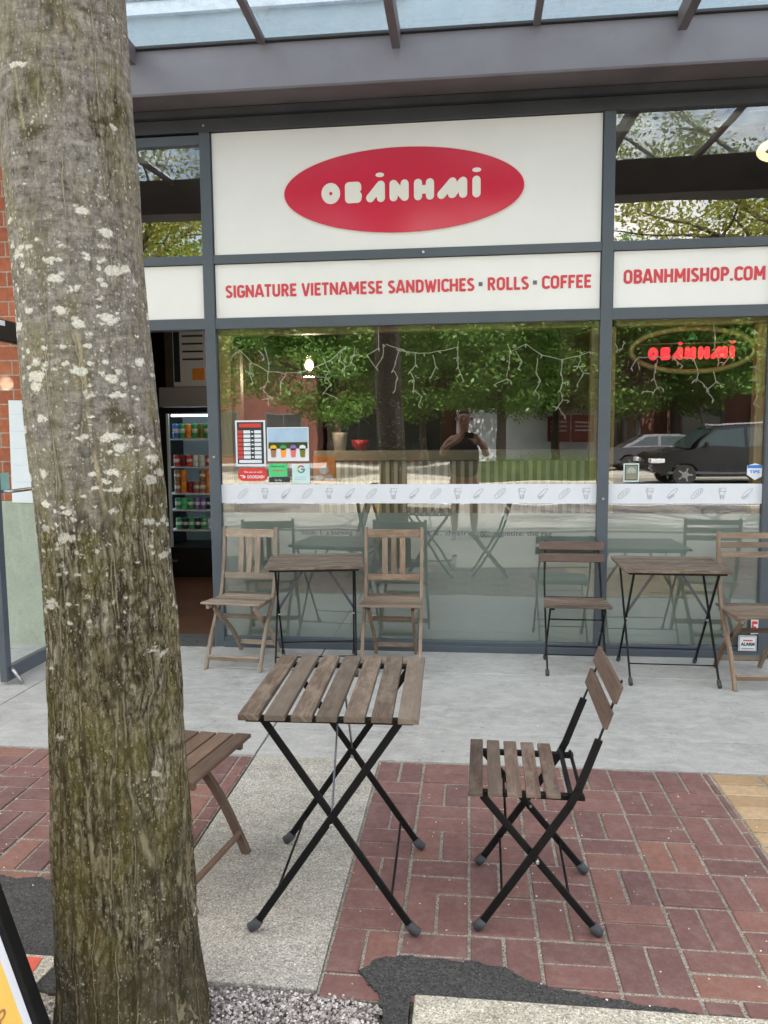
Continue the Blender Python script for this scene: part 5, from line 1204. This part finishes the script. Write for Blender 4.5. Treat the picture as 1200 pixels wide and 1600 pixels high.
for (x0, x1, H_, lab) in ((-30, -8.2, 9, 'long brick building across the street, on the left'), (-7.6, 9.5, 8.5, 'brick building with white ground-floor panels across the street'), (10.2, 34, 8, 'brick building across the street, on the right')):
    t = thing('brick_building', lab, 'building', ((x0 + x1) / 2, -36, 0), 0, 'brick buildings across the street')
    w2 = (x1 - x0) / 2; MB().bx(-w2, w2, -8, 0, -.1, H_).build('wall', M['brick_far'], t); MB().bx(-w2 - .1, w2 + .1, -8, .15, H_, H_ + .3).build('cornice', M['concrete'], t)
    n = int((x1 - x0) / 3.4)
    for i in range(n):
        cx_ = -w2 + (i + .5) * (2 * w2 / n)
        for fl_ in range(0, int(H_ // 3.6)):
            z = .4 + fl_ * 3.6; hh = 2.3 if fl_ == 0 else 1.8; z = z + (.8 if fl_ else 0)
            f = MB().bx(cx_ - 1.05, cx_ + 1.05, .0, .05, z, z + hh).build('window', M['far_frame'], t)
            MB().bx(cx_ - .98, cx_ - .03, .0505, .06, z + .07, z + hh - .07).bx(cx_ + .03, cx_ + .98, .0505, .06, z + .07, z + hh - .07).build('pane', M['carglass'], f)
for x, lab in ((4.38, 'dark red poster board across the street, left one of two mirrored in the window'), (5.50, 'dark red poster board across the street, right one of two mirrored in the window')):
    t = thing('poster_board', lab, 'poster', (x, -33.2, -.03), 0)
    MB().bx(-.52, .52, -.03, .03, 1.15, 2.35).build('board', M['maroon'], t); MB().bx(-.03, .03, -.035, -.005, 0, 1.15).build('post', M['vinyl_white'], t)
    for i in range(3): MB().bx(-.38, .38, .031, .035, 1.55 + i * .22, 1.63 + i * .22).build('print', M['vinyl_white'], t)
t = MB(); t.bx(-.6, 6.6, -34.2, -34.0, -.03, 2.75); tag(t.build('white_hoarding', M['vinyl_white']), 'white panel wall across the street behind the two dark red poster boards', 'panel wall')

def car(name, lab, loc, rz, paint, suv):
    t = thing(name, lab, 'car', loc, rz)
    H1 = 1.07 if suv else .88; HT = 1.80 if suv else 1.42; L = 2.33
    body = [(-L, .42), (-L - .03, .70), (-L + .06, H1 - .08), (-L + .25, H1 - .02), (-1.15, H1 + .09), (2.1, H1 + .08), (L - .02, H1 - .05), (L, .45), (2.0, .30), (1.86, .30)]
    for c_ in (1.45, -1.42):
        body += [(c_ + .42 * cos(a), .33 + .42 * sin(a)) for a in [0, .5, 1.05, 1.57, 2.1, 2.64, pi]]
        if c_ > 0: body += [(c_ - .44, .27), (-.98, .27)]
    body += [(-1.9, .30)]
    b = MB(); b.prism(body[::-1], -.90, .90); import bmesh
    ob = b.build('body', M[paint], t, .04); bm = bmesh.new(); bm.from_mesh(ob.data); bmesh.ops.triangulate(bm, faces=[f for f in bm.faces if len(f.verts) > 4]); bmesh.ops.recalc_face_normals(bm, faces=bm.faces); bm.to_mesh(ob.data); bm.free(); ob.modifiers.clear()
    cab = [(-1.15 if suv else -1.25, H1 + .05), (-.55, HT - .05), (-.30, HT), (1.95 if suv else .9, HT - .02), (2.25 if suv else 1.75, H1 + .05)]
    def cabin(P, nm, mt, w0, w1, z_lo, z_hi, e=0):
        m_ = MB(); m_.prism(P[::-1], -1, 1)
        for i, v in enumerate(m_.v):
            k = (v.z - z_lo) / (z_hi - z_lo); v.y = (1 if v.y > 0 else -1) * (w0 + (w1 - w0) * k + e)
        return m_.build(nm, M[mt], t)
    cabin(cab, 'cabin', paint, .86, .66, H1, HT)
    for P in ([(-1.05, H1 + .12), (-.46, HT - .10), (.32, HT - .08), (.32, H1 + .12)], [(.42, H1 + .12), (.42, HT - .08), (1.38 if suv else .85, HT - .10), (1.75 if suv else 1.4, H1 + .12)]):
        cabin(P, 'side_window', 'carglass', .86, .66, H1, HT, .006)
    b = MB(); b.v = [Vector(p) for p in ((-1.24, -.78, H1 + .10), (-1.24, .78, H1 + .10), (-.52, .62, HT - .05), (-.52, -.62, HT - .05))]; b.face([0, 1, 2, 3], [(0, 0)] * 4, (0, 0))
    for v in b.v: v.x -= .02
    b.build('windscreen', M['carglass'], t)
    for x in (1.45, -1.42):
        for y in (-.84, .84):
            w_ = MB(); w_.tube([(x, y - .10, .335), (x, y + .10, .335)], .335, 24); wo = w_.build('wheel', M['tyre'], t)
            r_ = MB(); r_.tube([(x, y - .105, .335), (x, y + .105, .335)], .10, 12)
            for k in range(5): a = k * 2 * pi / 5; r_.bar((x, y, .335), (x + .22 * cos(a), y, .335 + .22 * sin(a)), .208, .05, (-sin(a), 0, cos(a)))
            r_.build('rim', M['steel'], wo)
    for y in (-.72, .72): MB().box((-L + .13, y * 1.08, .83), (.40, .30, .15)).build('headlight', M['headlamp'], t, .02); MB().box((L - .02, y, .80), (.08, .26, .14)).build('tail_light', M['red_paint'], t, .02); MB().box((-.85, y * 1.34, H1 + .16), (.10, .16, .11)).build('mirror', M[paint], t, .02)
    for y in (-.62, .62): MB().box((-L - .02, y, .55), (.06, .20, .07)).build('fog_light', M['headlamp'], t, .01)
    for y in (-.70, .70):
        if suv: MB().bar((-.30, y * .93, HT + .05), (1.55, y * .93, HT + .04), .03, .03).build('roof_rail', M['steel'], t)
        MB().bar((-1.9, y * 1.30, .40), (2.0, y * 1.30, .40), .03, .08).build('side_sill', M['strut'], t)
    for x in (-.62, .38, 1.40): MB().bx(x, x + .012, -.905, .905, .45, H1).build('door_gap', M['tyre'], t)
    MB().box((-L, 0, .56), (.06, 1.0, .24)).build('grille', M['black_metal'], t); MB().box((-L - .035, 0, .42), (.02, 1.5, .05)).build('chrome_strip', M['steel'], t)
    return t
car('parked_car', 'black off-road car parked across the road, mirrored in the right window', (7.6, -18.9, -.13), R(-4), 'carpaint', True)
car('parked_car', 'grey saloon car behind the black one, mirrored in the right window', (7.4, -25.0, -.03), R(180), 'carpaint2', False)

# ================================================================ THE PHOTOGRAPHER (mirrored in the window)
def skin(name, chains, mat, parent, root=0, sub=2):
    """chains: lists of (x, y, z, r); a point given twice joins the chains"""
    vs, es, rs, idx = [], [], [], {}
    for ch in chains:
        prev = None
        for p in ch:
            k = tuple(round(c, 4) for c in p[:3])
            if k not in idx: idx[k] = len(vs); vs.append(k); rs.append(p[3])
            if prev is not None and prev != idx[k]: es.append((prev, idx[k]))
            prev = idx[k]
    me = bpy.data.meshes.new(name); me.from_pydata(vs, es, []); o = bpy.data.objects.new(name, me); C.objects.link(o)
    s = o.modifiers.new('skin', 'SKIN'); s.use_smooth_shade = True
    sv = me.skin_vertices[0].data
    for i, r_ in enumerate(rs):
        q = r_ if isinstance(r_, tuple) else (r_, r_); sv[i].radius = q; sv[i].use_root = (i == root)
    u = o.modifiers.new('sub', 'SUBSURF'); u.levels = sub; u.render_levels = sub
    bpy.context.view_layer.update()
    m2 = bpy.data.meshes.new_from_object(o.evaluated_get(bpy.context.evaluated_depsgraph_get())); m2.materials.clear(); m2.materials.append(M[mat])
    m2.polygons.foreach_set('use_smooth', [True] * len(m2.polygons))
    bpy.data.objects.remove(o); o = bpy.data.objects.new(name, m2); C.objects.link(o)
    if parent is not None: o.parent = parent
    return o
PX, PY = -.06, -5.68
hip = (0, 0, .93, .135)
ch = [[hip, (0, 0, 1.08, .128), (0, 0, 1.25, .145), (0, .0, 1.40, .125), (0, .005, 1.49, .062), (0, .015, 1.56, .058), (0, .03, 1.63, .078), (0, .035, 1.70, .092), (0, .02, 1.77, .072)]]
hands = {}
for s in (-1, 1):
    ch.append([hip, (s * .10, 0, .86, .095), (s * .115, .01, .68, .080), (s * .12, .03, .50, .058), (s * .125, .01, .30, .056), (s * .13, -.01, .10, .036), (s * .135, .02, .05, .038), (s * .145, .13, .035, .032)])
    # the arm: shoulder, elbow out and low, forearm up to the phone
    el = (s * .27, .10, 1.19, .046); wr = (s * .115 + .06, .375, 1.425, .026)
    ch.append([(0, .0, 1.40, .125), (s * .15, 0, 1.405, .068), (s * .21, .02, 1.37, .056), (s * .26, .07, 1.28, .046), el, (s * .23, .24, 1.31, .038), wr])
    pb = (s * .095 + .06, .405, 1.455, .024); ch.append([wr, pb, (s * .082 + .06, .418, 1.480, .020)])
    for k, (dz, L) in enumerate(((.034, .040), (.018, .046), (.002, .042), (-.014, .034))):
        q = (s * .088 + .06, .428, 1.462 + dz, .0085); ch.append([(s * .082 + .06, .418, 1.480, .020), q, (s * .070 + .06, .436, 1.463 + dz + .004, .008), (s * (.070 - L * .4) + .06, .440, 1.464 + dz + .004, .007)])
    ch.append([pb, (s * .078 + .06, .395, 1.468, .010), (s * .058 + .06, .400, 1.478, .008)])
ps_ = skin('person', ch, 'skin', None); ps_.location = (PX, PY, 0); ps_.scale = (1.12, 1, 1); tag(ps_, 'person in a dark t-shirt and red shorts holding up a phone, mirrored in the window', 'person')
skin('t_shirt', [[(0, 0, .88, .185), (0, .02, 1.05, .200), (0, .01, 1.25, .205), (0, .0, 1.38, .165), (0, .003, 1.462, .085)]] + [[(0, .0, 1.40, .145), (s * .15, 0, 1.405, .088), (s * .215, .02, 1.37, .088), (s * .255, .065, 1.27, .080), (s * .27, .10, 1.20, .066)] for s in (-1, 1)], 'tshirt', ps_)
skin('shorts', [[(0, 0, .92, .165), (0, 0, .88, .165)]] + [[(0, 0, .88, .165), (s * .10, 0, .82, .125), (s * .12, .01, .66, .115), (s * .125, .03, .50, .105)] for s in (-1, 1)], 'red_paint', ps_)
skin('hair', [[(0, -.035, 1.63, .060), (0, -.015, 1.71, .092), (0, .005, 1.775, .082), (0, .045, 1.80, .055)]], 'hair', ps_)
fc = MB(); fc.tube([(0, .125, 1.70), (0, .142, 1.675), (0, .150, 1.662), (0, .128, 1.652)], [.008, .011, .014, .010], 8); fc.build('nose', M['skin'], ps_)
for s in (-1, 1):
    e = MB(); e.lathe([(.002, -.009), (.009, -.004), (.010, 0), (.009, .004), (.002, .009)], 10, (s * .032, .118, 1.705)); e.build('eye', M['paper'], ps_)
    e = MB(); e.box((s * .032, .1285, 1.705), (.009, .004, .009)); e.build('pupil', M['hair'], ps_)
    e = MB(); e.lathe([(.004, -.03), (.016, -.015), (.020, .0), (.018, .018), (.004, .03)], 10, (s * .098, .02, 1.685)); e.build('ear', M['skin'], ps_)
    sh = MB(); sh.box((s * .14, .07, .035), (.095, .27, .07), None, (.85, .9)); sh.build('shoe', M['vinyl_white'], ps_, .02)
e = MB(); e.tube([(-.026, .116, 1.628), (0, .124, 1.625), (.026, .116, 1.628)], .0055, 8); e.build('mouth', M['pink'], ps_)
ph = tag(MB().box((0, -5.248, 1.475), (.155, .009, .075)).build('mobile_phone', M['phone'], None, .003), 'dark mobile phone held sideways in front of the person', 'phone')
